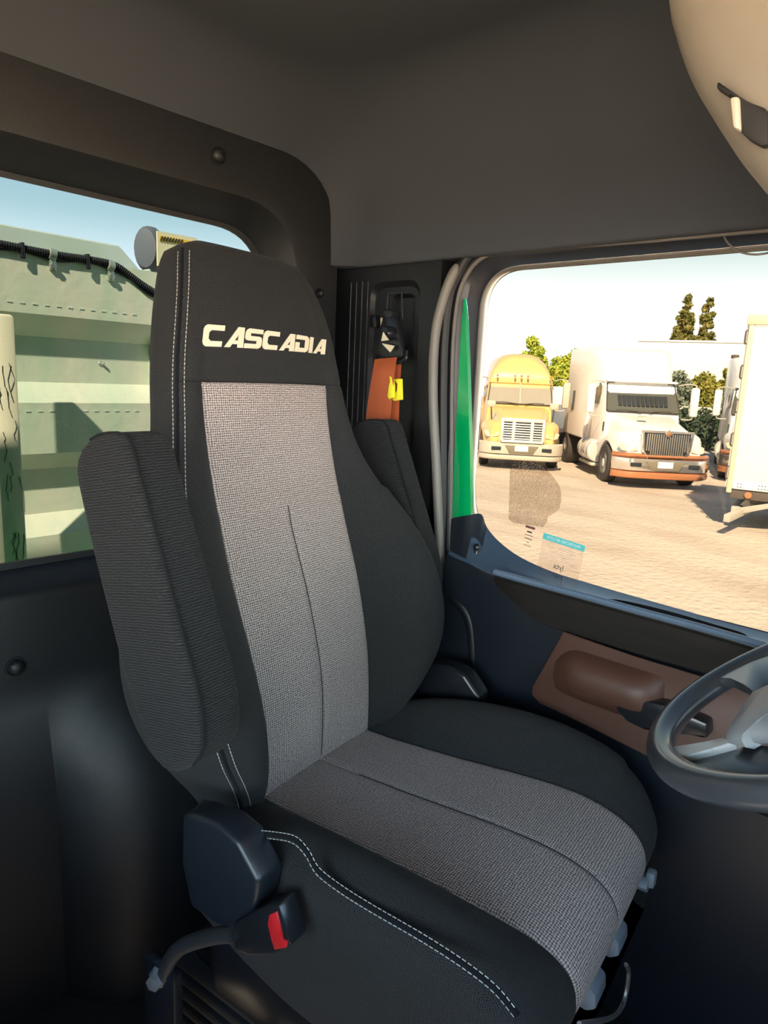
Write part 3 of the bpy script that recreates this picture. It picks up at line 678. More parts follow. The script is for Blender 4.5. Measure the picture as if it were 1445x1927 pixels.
# base, suspension and plastic covers
bm = new(); box(bm, -.25, .25, -.47, .02, .25, .40, .03); box(bm, -.22, .22, -.42, .10, .10, .27, .03); box(bm, -.24, .24, -.46, .14, .0, .12, .02); obj('seat_base', bm, 'smooth', seat)
bm = new()
for k in range(5): box(bm, -.235, .235, -.445, .12, .125+k*.028, .143+k*.028, .006)
obj('suspension_bellows', bm, 'seal', seat)
cv = [(-.012, .560), (-.015, .632), (-.035, .640), (-.088, .648), (-.122, .641), (-.158, .603), (-.154, .570), (-.122, .512), (-.08, .50), (-.03, .50)]
for s in (-1, 1):
    bm = new(); prism(bm, [(s*.285, a-(.02 if s<0 else 0), b-.004) for a, b in cv], (s*.045, 0, 0), .008, 3); obj('recliner_cover', bm, 'doorp' if s < 0 else 'smooth', seat)
# arm rests folded up
def armrest(s, pts0, wd, name):
    """side outline in (y, z) swept across the width"""
    bm = new(); n = len(pts0); cy = sum(p[0] for p in pts0)/n; cz_ = sum(p[1] for p in pts0)/n
    P = crom([(p[0], p[1], 0) for p in pts0], 5, True)
    lp = []
    for (x_, sh) in ((0, .018), (.003, .008), (.010, .001), (.018, 0), (wd-.018, 0), (wd-.010, .001), (wd-.003, .008), (wd, .018)):
        row = []
        for i, p in enumerate(P):
            a = P[i-1]; b = P[(i+1) % len(P)]; t = (b-a).normalized(); nn = Vector((t.y, -t.x, 0))
            if nn.dot(Vector((cy, cz_, 0))-p) < 0: nn = -nn
            q = p+nn*sh; row.append(Vector((s*x_, q.x, q.y)))
        lp.append(row)
    loft(bm, lp, cap0=True, cap1=True)
    o = obj(name, bm, 'rib', seat, sharp=60); uvmap(o, lambda c, n: (c.y if abs(n.x) > .7 else c.x, c.z+c.y*.2)); return o
def arm_outline(dy=0, dz=0):
    return [(a_+dy, b_+dz) for a_, b_ in [(p.x, p.y) for p in rpoly([(-.018, 1.128), (.050, 1.122), (.092, 1.085), (.060, .985), (-.004, .820), (-.052, .738), (-.090, .730), (-.142, .775), (-.140, .835), (-.078, .985)], [.02, .03, .03, .05, .05, .025, .02, .025, .03, .05], 4)]]
def armrest(dy, dz, wd, x0, name='armrest'):
    P = [Vector((a_, b_, 0)) for a_, b_ in arm_outline(dy, dz)]; n = len(P); lp = []
    cpt = sum(P, Vector())/n
    for k_ in (.02, .45, .8): lp.append([Vector((x0+.0006*(1-k_), *(cpt+(p-cpt)*k_)[:2])) for p in P])
    for (x_, sh) in ((0.0008, .009), (.003, .0045), (.008, .001), (.014, 0), (wd-.014, 0), (wd-.006, .002), (wd-.002, .007), (wd, .014)):
        row = []
        for i, p in enumerate(P):
            t = (P[(i+1) % n]-P[i-1]).normalized(); nn = Vector((t.y, -t.x, 0)); q = p+nn*sh
            row.append(Vector((x0+x_, q.x, q.y)))
        lp.append(row)
    bm = new(); loft(bm, lp, cap0=True, cap1=True)
    o = obj(name, bm, 'rib', seat, sharp=60); uvmap(o, lambda c, n: (c.y+c.x, c.z+c.y*.2)); return o
a1 = armrest(0, 0, .068, -.388); a2 = armrest(.115, -.008, .07, .283)
for dy, dz, x0 in ((0, 0, -.388), (.115, -.008, .283)):
    o2 = arm_outline(dy, dz); n2 = len(o2)
    bm = new(); tube(bm, [(x0+.006, o2[i % n2][0]-.001, o2[i % n2][1]) for i in list(range(28, n2))+[0, 1, 2, 3, 4, 5, 6]], .0018, 6); obj('armrest_seam', bm, 'rib', seat)
for s, a_ in ((-1, -.02), (1, .06)):
    bm = new(); lathe(bm, [(.0, 0), (.03, 0), (.03, .09), (0, .09)], 20, Matrix.Translation((s*.345 - (.0 if s < 0 else .09), a_, .79)) @ Matrix.Rotation(rad(90), 4, 'Y')); obj('armrest_pivot', bm, 'smooth', seat)
# control levers under the front edge
for k, (u_, z_) in enumerate(((.165, .452), (.035, .452), (-.062, .448))):
    bm = new()
    if k == 0:
        loft(bm, [[Vector((u_+.016*math.cos(q), y_, z_+.012*math.sin(q))) for q in [i*math.pi/5 for i in range(10)]] for y_ in (-.46, -.505, -.520, -.524)], cap0=True, cap1=True)
        box(bm, u_-.006, u_+.012, -.532, -.518, z_-.004, z_+.022, .004)
    else:
        prism(bm, [(u_-.022, -.46, z_+.012), (u_-.022, -.508, z_+.014), (u_-.022, -.522, z_+.004), (u_-.022, -.524, z_-.016), (u_-.022, -.512, z_-.026), (u_-.022, -.46, z_-.02)], (.044, 0, 0), .004)
    obj('lever', bm, 'lever', seat)
bm = new(); q = [pxl(a_, b_, 1, -.60) for a_, b_ in ((1178, 1815), (1183, 1835), (1172, 1890), (1150, 1915), (1090, 1927))]
tube(bm, crom(q, 6), .0018, 6); obj('slide_bar', bm, mat('dark_steel_bar', (.06, .06, .065), .35, .6), seat)
# buckle on its stalk
bk = obj('seat_belt_buckle', (lambda b: (prism(b, [pxl(a_, c_, 0, -.335) for a_, c_ in ((436, 1738), (500, 1704), (524, 1702), (548, 1780), (512, 1798), (470, 1800), (440, 1790))], (.03, 0, 0), .004), b)[1])(new()), 'smooth', seat)
bm = new(); prism(bm, [pxl(a_, c_, 0, -.337) for a_, c_ in ((506, 1722), (520, 1716), (528, 1750), (532, 1768), (540, 1772), (538, 1784), (516, 1788), (510, 1768), (503, 1740))], (.004, 0, 0), .001); tag(obj('release_button', bm, 'red', bk), 'red release button')
bm = new(); tube(bm, crom([pxl(a_, c_, 0, -.33) for a_, c_ in ((440, 1758), (400, 1762), (345, 1780), (320, 1806), (308, 1838))], 6), .0105, 10); obj('buckle_stalk', bm, 'seal', bk)
p = pxl(298, 1840, 0, -.335); bm = new(); lathe(bm, [(0, -.01), (.016, -.01), (.016, .0), (.012, .004), (.011, .014), (.0, .016)], 6, axis_m(p, (-1, -.3, .1))); tag(obj('anchor_bolt', bm, 'metal', bk), 'zinc anchor bolt')
bm = new(); box(bm, -.34, -.30, -.30, .05, .0, .045, .01); box(bm, -.335, -.315, -.02, .05, .0, .37, .008); obj('seat_rail', bm, 'smooth', seat)

# ================================================================ STEERING WHEEL
wc = Vector((.872, .074, .890))
wh = tag(empty('steering_wheel', wc), 'dark grey steering wheel with silver spokes at the right edge', 'steering wheel')
wn = Vector((-.111, math.sin(rad(30.7)), math.cos(rad(30.7)))).normalized(); wa = Vector((0, 1, 0)).cross(wn).normalized(); wb = wn.cross(wa)
def wp_(r, a, h=0): return wa*(r*math.cos(a))+wb*(r*math.sin(a))+wn*h
def wpx(px, py, h=0):                    # pixel -> point on the wheel's own plane
    d = fw + cr*(px-PW/2)/PF + cu*(PH/2-py)/PF
    return CP+d*((wc+wn*h-CP).dot(wn)/d.dot(wn))-wc
bm = new(); K = 96; lp = []
for i in range(K):
    a = i*2*math.pi/K; lp.append([wp_(.215+.0175*math.cos(q), a, .0165*math.sin(q)) for q in [j*math.pi/8 for j in range(16)]])
lp.append(lp[0]); loft(bm, lp); bmesh.ops.remove_doubles(bm, verts=bm.verts, dist=1e-6); obj('rim', bm, 'rim', wh)
def mirr(P): return [p-wa*(2*p.dot(wa)) for p in P][::-1]
def wprism(pts, th, m_, name, h=0, bev=.003, both=False):
    P = [wpx(a_, b_, h) for a_, b_ in pts]
    for Q in ([P, mirr(P)] if both else [P]):
        bm = new(); prism(bm, Q, wn*(-th), bev); obj(name, bm, m_, wh, sharp=35)
wprism([(1249, 1410), (1262, 1403), (1290, 1404), (1325, 1396), (1360, 1386), (1384, 1396), (1340, 1408), (1274, 1426), (1262, 1424)], .012, 'silver', 'spoke', .008)
wprism([(1276, 1426), (1340, 1409), (1386, 1397), (1450, 1402), (1470, 1460), (1400, 1462), (1330, 1456), (1292, 1442)], .014, 'rim', 'lower_spoke_cover', .0)
wprism([(1340, 1277), (1378, 1274), (1400, 1288), (1414, 1303), (1450, 1296), (1450, 1230), (1412, 1246)], .014, 'rim', 'upper_spoke', .010)
q_ = wpx(1320, 1408); ang0 = math.atan2(q_.dot(wb), q_.dot(wa))
outl = [wpx(a_, b_, .02) for a_, b_ in ((1362, 1379), (1374, 1358), (1412, 1303), (1430, 1294), (1465, 1280), (1520, 1262), (1600, 1225), (1760, 1212), (1840, 1260), (1800, 1330), (1640, 1366), (1520, 1374), (1445, 1376), (1408, 1377), (1392, 1386), (1380, 1384))]
ctr = sum(outl, Vector())/len(outl)
bm = new(); loft(bm, [[ctr+(p-ctr)*k-wn*dz for p in outl] for k, dz in ((.2, -.010), (.7, -.006), (.95, -.001), (1, .004), (1, .012), (.9, .018))], cap0=True, cap1=True); obj('hub_pad', bm, 'hub', wh, sharp=50)
for a0 in (ang0+math.pi, ang0+math.pi*1.5):
    d_ = wp_(1, a0); s_ = wp_(1, a0+math.pi/2); bm = new(); prism(bm, [d_*.07+s_*.022, d_*.21+s_*.014, d_*.21-s_*.014, d_*.07-s_*.022], wn*-.012, .003); obj('spoke', bm, 'silver', wh, sharp=35)
bm = new(); lathe(bm, [(0, 0), (.085, 0), (.08, .04), (.05, .06), (0, .06)], 32, axis_m(-wn*.03, -wn)); obj('hub_base', bm, 'rim', wh)
bm = new(); tube(bm, [wp_(0, 0, -.08), Vector((.0, -.25, -.20)), Vector((0, -.52, -.34))], .045, 14); obj('steering_column', bm, 'smooth', wh)

# overhead console ---------------------------------------------------------
oc_ = [(1225, -200), (1240, 0), (1252, 60), (1275, 130), (1300, 182), (1330, 230), (1360, 275), (1390, 312), (1412, 338), (1430, 353), (1450, 359), (1520, 352), (1700, 320)]
base = [at(a_, b_, 0, .75) for a_, b_ in oc_]
base = [Vector((p.x, p.y, min(p.z, 1.745))) for p in base]
cy_, cz_ = .0, 1.66
lp = []
for dx, sc_ in ((-.035, .30), (-.032, .62), (-.020, .82), (.0, .93), (.03, .98), (.08, 1.0), (.44, 1.0)):
    row = []
    for p in crom(base, 4):
        row.append(Vector((.74+dx, cy_+(p.y-cy_)*(.5+.5*sc_), cz_+(p.z-cz_)*sc_ if p.z < cz_ else p.z)))
    row += [Vector((.74+dx, -.9, row[-1].z)), Vector((.74+dx, -.9, 1.745)), Vector((.74+dx, row[0].y-.02, 1.745))]
    lp.append(row)
bm = new(); loft(bm, lp, cap0=True, cap1=True)
con = tag(obj('overhead_console', bm, 'beige', None, sharp=70), 'beige plastic overhead console bulging down at the top right corner', 'console')
bm = new(); prism(bm, [at(a_, b_, 0, .716) for a_, b_ in ((1349, 152), (1386, 178), (1405, 190), (1437, 202), (1445, 210), (1445, 272), (1432, 275), (1408, 262), (1393, 247), (1391, 180), (1370, 180), (1347, 165))], (.012, 0, 0), .002)
obj('latch_recess', bm, 'slot', con)
bm = new(); prism(bm, [at(a_, b_, 0, .712) for a_, b_ in ((1372, 181), (1390, 180), (1393, 246), (1378, 240))], (.012, 0, 0), .003); obj('latch', bm, mat('pale_latch', (.62, .56, .45), .5), con)
# dark pedestal / engine cover low on the right
bm = new(); prism(bm, [(.50, -.30, 0), (1.14, -.30, 0), (1.14, -.30, .42), (.52, -.30, .40)], (0, -.18, 0), .03)
tag(obj('pedal_housing', bm, 'floor'), 'dark kick panel in the footwell in front of the seat', 'panel')

def copy_tree(o, parent=None):
    c = o.copy(); C.objects.link(c); c.parent = parent
    for ch in [x for x in D.objects if x.parent == o]: copy_tree(ch, c)
    return c
ps = copy_tree(seat); ps.name = 'sun_block_seat'; ps.location = (-.50, .81, 0); ps.rotation_euler = (0, 0, 0)  # unseen seat copy, added to keep direct sun off the lower walls
ps['label'] = 'unseen passenger seat copied from the driver seat, added to block sun from the lower walls'
# ================================================================ OUTSIDE
bm = new()
nx = 60
vsg = []
for i in range(nx+1):
    for j in range(nx+1):
        vsg.append((-60+i*170/nx, -60+j*170/nx, GROUND))
faces(bm, vsg, [(i*(nx+1)+j, (i+1)*(nx+1)+j, (i+1)*(nx+1)+j+1, i*(nx+1)+j+1) for i in range(nx) for j in range(nx)])
M['ground'] = mat('dusty_yard_asphalt', (.55, .485, .40), .95, bump=(9, 1.0, .05), noise_c=(1.1, (.40, .34, .27), .42, .8, (1, .4, 1)))
struct('floor_yard', bm, 'ground', smooth=False)['label'] = 'dusty beige asphalt of the truck yard'
for o in list(D.objects):
    if o.name == 'floor_yard': o.name = 'yard_ground'
# ---- green body behind the cab
M['gbody'] = mat('pale_green_scuffed_paint', (.48, .60, .46), .42, noise_c=(3.2, (.68, .66, .54), .36, .66, (2.6, 1, .7)), bump=(22, .35, .006))
M['gbody2'] = mat('pale_green_rib_paint', (.56, .66, .64), .32, noise_c=(5, (.50, .62, .50), .4, .7))
M['hose'] = mat('black_corrugated_hose', (.012, .014, .018), .45)
gbp = tag(empty('truck_body', (.9, 1.9, GROUND)), 'pale green ribbed steel truck body behind the rear window', 'truck body'); G0 = gbp.location
def gb(px, py, y): return at(px, py, 1, y)-G0
YG = 1.93
bm = new()
pts = [Vector((-1.0, YG, -.3)), Vector((1.32, YG, -.3)), Vector((1.32, YG, 1.24)), Vector((1.22, YG, 1.33)), Vector((1.02, YG, 1.50)), Vector((.985, YG, 1.523)), Vector((-1.0, YG, 1.53))]
prism(bm, [p-G0 for p in pts], (0, .08, 0)); obj('front_plate', bm, 'gbody', gbp, smooth=False)
bm = new(); prism(bm, [Vector(p)-G0 for p in ((-1, YG-.03, 1.475), (.955, YG-.03, 1.455), (1.30, YG-.03, 1.19), (1.33, YG-.03, 1.22), (.99, YG-.03, 1.53), (-1, YG-.03, 1.535))], (0, .03, 0), .004); obj('top_rail', bm, 'gbody2', gbp, smooth=False)
def rib(z0, z1, dep, m_, zc=.5, x0=.69):
    # a pressed rib: two slopes and a flat face
    bm = new(); prof = [(YG, z0), (YG-dep, z0+(z1-z0)*.18*0+ .0), (YG-dep, z1-.0), (YG, z1)]
    pr = [(YG+.002, z0-.012), (YG-dep, z0+.012), (YG-dep, z1-.02), (YG+.002, z1+.012)]
    loft(bm, [[Vector((x_, a_, b_))-G0 for a_, b_ in pr] for x_ in (x0, 1.10, 1.12)], cap0=True, cap1=True)
    o = obj('rib', bm, m_, gbp, smooth=False); return o
bm = new(); YN, YR = YG-.055, YG-.004
cp = [(YN, 1.47), (YN, 1.322), (YR, 1.268), (YR, 1.150), (YN, 1.098), (YN, .965), (YR, .918), (YR, .795), (YN, .742), (YN, .58), (YR, .53), (YR, .3)]
loft(bm, [[Vector((x_, a_, b_))-G0 for a_, b_ in cp] for x_ in (-1.0, .3, .7, 1.12)], closed=False); obj('pressed_panel', bm, 'gbody', gbp, smooth=False)
for i, (a_, b_) in enumerate(((1.16, 1.26), (.81, .90))):
    bm = new(); box(bm, .70-G0.x, .704-G0.x, YR-.004-G0.y, YR-G0.y, a_-G0.z, b_-G0.z); obj('weld_seam', bm, 'gbody2', gbp, smooth=False)
for z_ in (1.345, 1.075):
    for k in range(14):
        bm = new(); x_ = .62+k*.03; box(bm, x_-G0.x, x_+.012-G0.x, YN-.0015-G0.y, YN-G0.y, z_-k*.0-G0.z, z_+.0025-G0.z); obj('stitch_weld', bm, 'gbody2', gbp, smooth=False)
bm = new(); box(bm, 1.09-G0.x, 1.15-G0.x, YG-.05-G0.y, YG-G0.y, -.2-G0.z, 1.30-G0.z, .006); obj('side_rail', bm, 'gbody2', gbp)
# the lit, cracked post at the left
M['post'] = mat('cracked_cream_post', (.78, .74, .56), .7, noise_c=(5, (.36, .52, .34), .52, .80, (3, 3, .8)))
p0 = at(14, 1065, 1, 1.75); p1 = at(6, 592, 1, 1.75)
bm = new(); box(bm, -.055, .0, -.03, .03, -.1-GROUND-1, p1.z-GROUND, .008)
po = tag(obj('guard_post', bm, 'post'), 'cracked cream and green upright post outside the rear window at the left', 'post'); po.location = (at(30, 800, 1, 1.75).x, 1.75, GROUND)
bm = new()
random.seed(3)
for k in range(26):      # cracks in the paint
    z = random.uniform(1.7, p1.z-GROUND-.03); x_ = random.uniform(-.05, -.005); pth = [Vector((x_, -.0305, z))]
    for j in range(5): pth.append(pth[-1]+Vector((random.uniform(-.007, .007), 0, -random.uniform(.006, .022))))
    pth = [Vector((min(-.002, max(-.053, q.x)), q.y, q.z)) for q in pth]
    tube(bm, pth, .0006, 4, cap=False)
ck = obj('paint_cracks', bm, 'slot', po); ck['kind'] = 'stuff'
# hose with rings, ties and clamps
hs = tag(empty('hydraulic_hose', G0), 'black corrugated hose clamped along the top rail of the green body', 'hose')
hp = [Vector(q) for q in (gb(-60, 449, YG-.06), gb(0, 459, YG-.06), gb(60, 471, YG-.06), gb(115, 481, YG-.06), gb(170, 489, YG-.06), gb(215, 499, YG-.06), gb(245, 519, YG-.06), gb(268, 536, YG-.06), gb(300, 556, YG-.06))]
Hc = crom(hp, 8); Lh = [0]
for a_, b_ in zip(Hc, Hc[1:]): Lh.append(Lh[-1]+(b_-a_).length)
def hpos(s):
    for i in range(len(Lh)-1):
        if s <= Lh[i+1]: return Hc[i].lerp(Hc[i+1], (s-Lh[i])/(Lh[i+1]-Lh[i]))
    return Hc[-1]
npt = int(Lh[-1]/.002); bm = new()
tube(bm, [hpos(i*.002) for i in range(npt)], lambda t: .0085+.0016*(1 if int(t*(npt-1)) % 3 else -1), 8); obj('corrugated_tube', bm, 'hose', hs)
bm = new(); tube(bm, [p+Vector((0, 0, -.011-.004*math.sin(i*.35))) for i, p in enumerate(Hc)], .003, 6); obj('loose_cable', bm, 'hose', hs)
for px, py in ((40, 467), (163, 488)):
    bm = new(); q = gb(px, py, YG-.06); box(bm, q.x-.004, q.x+.004, q.y-.013, q.y+.013, q.z-.014, q.z+.013, .002); box(bm, q.x-.006, q.x+.006, q.y-.012, q.y-.004, q.z-.026, q.z-.014, .002); obj('cable_tie', bm, 'hose', hs)
for px, py in ((98, 478), (208, 500)):
    q = gb(px, py, YG-.06); ep = empty('hose_clamp', q, 0, hs)
    bm = new(); lathe(bm, [(.0125, -.009), (.014, -.008), (.014, .008), (.0125, .009)], 16, axis_m(Vector((0, 0, 0)), (1, 0, -.12)))
    box(bm, -.008, .008, -.004, .03, -.040, -.008, .002); obj('clamp_band', bm, mat('clamp_zinc', (.45, .50, .42), .35, .6), ep)
    bm = new(); lathe(bm, [(0, .0), (.008, 0), (.008, .005), (.0, .006)], 6, axis_m(Vector((.0, -.004, -.028)), (0, -1, 0))); obj('clamp_bolt', bm, 'metal', ep)
q = gb(187, 684, YG); bm = new(); lathe(bm, [(.0, 0), (.007, 0), (.007, .006), (.004, .006), (.0035, .016), (0, .017)], 8, axis_m(q, (.5, -1, 0))); obj('grease_nipple', bm, 'metal', gbp)
# grey lamp housing and yellow placard above the body
M['lampc'] = mat('grey_lamp_cover', (.10, .115, .14), .6); M['placard'] = mat('pale_yellow_placard', (.72, .66, .42), .6); M['ystripe'] = mat('yellow_stripe', (.80, .50, .04), .5)
q = at(285, 470, 1, 1.98); bm = new()
lp = []
for t, w_, h_ in ((-.05, .02, .035), (-.047, .034, .052), (-.03, .042, .062), (0, .044, .066), (.04, .040, .060)):
    lp.append([Vector((t*.9+w_*.0+.0, w_*math.cos(a_)*1.0, h_*math.sin(a_)*(1.1 if math.sin(a_) < 0 else 1))) for a_ in [i*math.pi/10 for i in range(20)]])
loft(bm, lp, cap0=True, cap1=True); lo_ = tag(obj('work_lamp', bm, 'lampc'), 'dark grey lamp housing above the green body beside the head rest', 'lamp'); lo_.location = q; lo_.rotation_euler = (0, 0, rad(35))
bm = new(); tube(bm, [Vector((.02, 0, -.06)), Vector((.03, .0, -.16)), Vector((.03, .0, -.30))], .012, 8); obj('lamp_bracket', bm, 'gbody2', lo_)
YP = 1.90
bm = new(); prism(bm, [at(a_, b_, 1, YP) for a_, b_ in ((296, 434), (370, 448), (372, 520), (297, 500))], (0, .006, 0))
pcd = tag(obj('hazard_placard', bm, 'placard', None, smooth=False), 'pale yellow placard with a black hatched stripe behind the head rest', 'sign')
bm = new(); prism(bm, [at(a_, b_, 1, YP-.001) for a_, b_ in ((300, 443), (370, 455), (370, 464), (300, 454))], (0, .001, 0)); obj('yellow_band', bm, 'ystripe', pcd, smooth=False)
for k in range(8):
    xx = 302+k*5.4; bm = new(); prism(bm, [at(a_, b_, 1, YP-.003) for a_, b_ in ((xx+3, 444.2+k*.9), (xx+5.2, 444.6+k*.9), (xx+1.6, 453+k*.9), (xx-.6, 452.6+k*.9))], (0, .001, 0)); obj('hatch_bar', bm, 'slot', pcd, smooth=False)
bm = new(); prism(bm, [at(a_, b_, 1, YG-.04) for a_, b_ in ((240, 528), (262, 510), (285, 505), (300, 600), (275, 610), (250, 570))], (0, .03, 0), .006); 
gz = obj('gusset', bm, 'gbody2', None); gz.parent = gbp; gz.location = -G0

# ---- trucks ------------------------------------------------------------
M['white'] = mat('white_truck_paint', (.82, .80, .76), .3, coat=.4); M['tan'] = mat('tan_truck_paint', (.78, .50, .19), .32, coat=.4)
M['chrome'] = mat('warm_chrome', (.85, .80, .72), .16, .9); M['amber'] = mat('bumper_reflection_and_lamps', (.62, .27, .13), .3, .5)  # orange-brown serves bumper reflections, lamps, badge and tape
M['tglass'] = mat('truck_windscreen', (.10, .105, .085), .12, spec=.8); M['tglass2'] = mat('tan_truck_windscreen', (.30, .29, .24), .2, spec=.6)
M['tire'] = mat('tyre_rubber', (.05, .043, .036), .85); M['wheelw'] = mat('pale_wheel', (.75, .74, .72), .3, .3); M['bumpg'] = mat('grey_bumper', (.50, .46, .38), .5)
M['lampt'] = mat('headlamp_lens', (.75, .66, .45), .12, spec=.8); M['curt'] = mat('dark_curtain', (.02, .028, .035), .9); M['plate'] = mat('licence_plate', (.80, .80, .78), .5)
def wheel(parent, x_, y_, r_=.51, w_=.28, side=-1):
    e = empty('wheel', (x_, y_, r_), 0, parent)
    bm = new(); lathe(bm, [(r_*.60, -w_/2), (r_*.93, -w_/2), (r_, -w_/2+.04), (r_, w_/2-.04), (r_*.93, w_/2), (r_*.60, w_/2)], 28, Matrix.Rotation(rad(90), 4, 'X')); obj('tyre', bm, 'tire', e)
    bm = new(); s = side
    lathe(bm, [(r_*.60, w_/2), (r_*.56, w_/2-.02), (r_*.45, w_/2-.06), (r_*.3, w_/2-.03), (r_*.2, w_/2+.01), (0, w_/2+.02)], 20, Matrix.Rotation(rad(90*(1 if s < 0 else -1)), 4, 'X')); obj('rim', bm, 'wheelw', e)
    for k in range(10):
        a_ = k*math.pi/5; bm = new(); box(bm, r_*.44*math.cos(a_)-.018, r_*.44*math.cos(a_)+.018, s*(w_/2-.045)-.006, s*(w_/2-.045)+.006, r_*.44*math.sin(a_)-.018, r_*.44*math.sin(a_)+.018); obj('hand_hole', bm, 'curt', e, smooth=False)
def sec(x_, wb, wt, z0, z1, r_=.12, n=5):
    """cross-section at x: rounded trapezium, y = width"""
    return [Vector((x_, p.x, p.y)) for p in rpoly([(-wb/2, z0), (wb/2, z0), (wt/2, z1), (-wt/2, z1)], [min(.05, r_), min(.05, r_), r_, r_], n)]
def truck(name, pos, az, paint, label, style):
    T = tag(empty(name, pos, az), label, 'truck', 'semi trucks parked in the yard')
    P = M[paint]
    # cab and sleeper
    bm = new(); loft(bm, [sec(-1.95, 2.05, 1.95, 1.0, 1.76, .1), sec(-2.0, 2.1, 1.98, .95, 1.82, .1), sec(-2.45, 2.18, 2.0, .9, 2.66, .12), sec(-2.9, 2.2, 2.0, .88, 2.78, .2), sec(-3.7, 2.28, 2.1, .85, 2.8, .2)], cap0=True, cap1=True); obj('cab', bm, P, T, sharp=35)
    bm = new()
    if style == 'white': lo_ = [sec(-2.38, 1.5, 1.2, 2.60, 2.72, .05), sec(-2.55, 1.85, 1.5, 2.55, 2.98, .2), sec(-2.85, 2.1, 1.85, 2.5, 3.35, .35), sec(-3.2, 2.25, 2.05, 2.4, 3.55, .3), sec(-3.6, 2.42, 2.3, .95, 3.62, .18), sec(-6.0, 2.46, 2.38, .95, 3.68, .12)]
    else: lo_ = [sec(-2.30, 1.95, 1.80, 2.50, 2.64, .06, 8), sec(-2.42, 2.08, 1.75, 2.4, 2.90, .28, 8), sec(-2.75, 2.2, 1.6, 2.35, 3.24, .6, 8), sec(-3.2, 2.26, 1.55, 2.3, 3.42, .65, 8), sec(-3.8, 2.3, 1.65, .95, 3.46, .65, 8), sec(-6.2, 2.3, 1.8, .95, 3.48, .6, 8)]
    loft(bm, lo_, cap0=True, cap1=True); obj('sleeper', bm, P, T, sharp=35)
    # hood with fenders
    bm = new(); gw = 1.0 if style == 'white' else 1.1
    loft(bm, [sec(-.06, gw+.25, gw+.1, .80, 1.40, .1), sec(-.12, gw+.35, gw+.2, .78, 1.50, .16), sec(-.5, gw+.55, gw+.3, .78, 1.58, .22), sec(-1.2, 1.75, 1.55, .8, 1.67, .25), sec(-2.0, 2.0, 1.8, .85, 1.79, .18)], cap0=True, cap1=True); obj('hood', bm, P, T, sharp=40)
    for s in (-1, 1):
        bm = new(); lp = []
        for t in [i/10 for i in range(11)]:
            x_ = -.10-1.75*t; hh = .98+.42*math.sin(math.pi*min(1, .25+t*.75))**.8 if t < .9 else 1.2
            yo = 1.19-.30*(1-t)**3*1.0; yi = .55
            zb = .62 if t < .22 else (.62+.50*math.sin(math.pi*min(1, (t-.22)/.72)) if t < .94 else .62)
            lp.append([Vector((x_, s*yi, zb)), Vector((x_, s*yi, hh+.02)), Vector((x_, s*(yo-.16), hh)), Vector((x_, s*(yo-.04), hh-.08)), Vector((x_, s*yo, hh-.2)), Vector((x_, s*yo, max(zb, hh-.9)))])
        loft(bm, lp, cap0=True, cap1=True); obj('fender', bm, P, T, sharp=50)
        # headlamp
        bm = new()
        hl_ = [(-.10, s*.66, .96), (-.13, s*.86, .92), (-.25, s*1.01, .94), (-.42, s*1.08, 1.06), (-.36, s*1.00, 1.10), (-.19, s*.80, 1.10), (-.12, s*.66, 1.06)]
        prism(bm, hl_, (.045, s*.02, .01), .01); obj('headlamp', bm, 'lampt', T)
    # bumper
    bcol = 'chrome' if style == 'white' else 'bumpg'
    def bumper(z0, z1, m_, off=0, nm='bumper'):
        bm = new(); lp = []
        for t in [i/16 for i in range(17)]:
            y_ = (t-.5)*2.42; k = abs(y_)/1.21; x_ = .06+off-.05*k**2-.55*max(0, k-.72)**1.4*3.2; lp.append([Vector((x_-.10, y_, z0)), Vector((x_, y_, z0+.03)), Vector((x_+.02, y_, (z0+z1)/2)), Vector((x_, y_, z1-.03)), Vector((x_-.10, y_, z1))])
        loft(bm, lp, cap0=True, cap1=True); obj(nm, bm, m_, T, sharp=50)
    bumper(.44, .80, bcol)
    if style == 'white': bumper(.26, .46, 'amber', .01, 'bumper_lower_valance'); bumper(.78, .90, 'amber', -.005, 'bumper_top_reflection')  # orange-brown bands colour in the reflections of the chrome bumper
    else: bumper(.28, .46, 'bumpg', -.03, 'bumper_lower_valance')
    for s in (-1, 1):
        bm = new(); box(bm, .05, .085, s*.72-.14, s*.72+.14, .57, .67, .02); obj('fog_lamp_recess', bm, 'curt', T)
    bm = new(); prism(bm, [(.07, -.48, .72), (.07, -.34, .50), (.07, .34, .50), (.07, .48, .72)], (.02, 0, 0), .008); obj('air_intake', bm, mat('intake_grey', (.20, .18, .13), .6), T)
    bm = new(); box(bm, .09, .10, -.19, .19, .56, .72, .005); obj('licence_plate', bm, 'plate', T, smooth=False)
    # grille
    bm = new()
    if style == 'white':
        go = [(-.58, 1.42), (.58, 1.42), (.54, .98), (.42, .80), (-.42, .80), (-.54, .98)]
        prism(bm, [(-.03, a_, b_) for a_, b_ in go], (.05, 0, 0), .02); obj('grille_back', bm, 'curt', T)
        bm = new(); loft(bm, [[Vector((x_, a_*k, .80+(b_-.80)*k2+.0)) for a_, b_ in go] for x_, k, k2 in ((-.02, 1.12, 1.10), (.05, 1.10, 1.09), (.055, 1.02, 1.02), (.03, 1.0, 1.0))]); obj('grille_surround', bm, 'chrome', T, sharp=30)
        bm = new()
        for k in range(19):
            y_ = -.50+k*1.0/18; zb = .81 if abs(y_) < .42 else .98; box(bm, .02, .055, y_-.014, y_+.014, zb, 1.41)
        gbars = obj('grille_bars', bm, 'chrome', T, smooth=False); gbars['kind'] = 'stuff'
        bm = new(); prism(bm, [(.06, 0, 1.53), (.06, .10, 1.42), (.06, 0, 1.31), (.06, -.10, 1.42)], (.025, 0, 0), .006); obj('badge', bm, 'chrome', T)
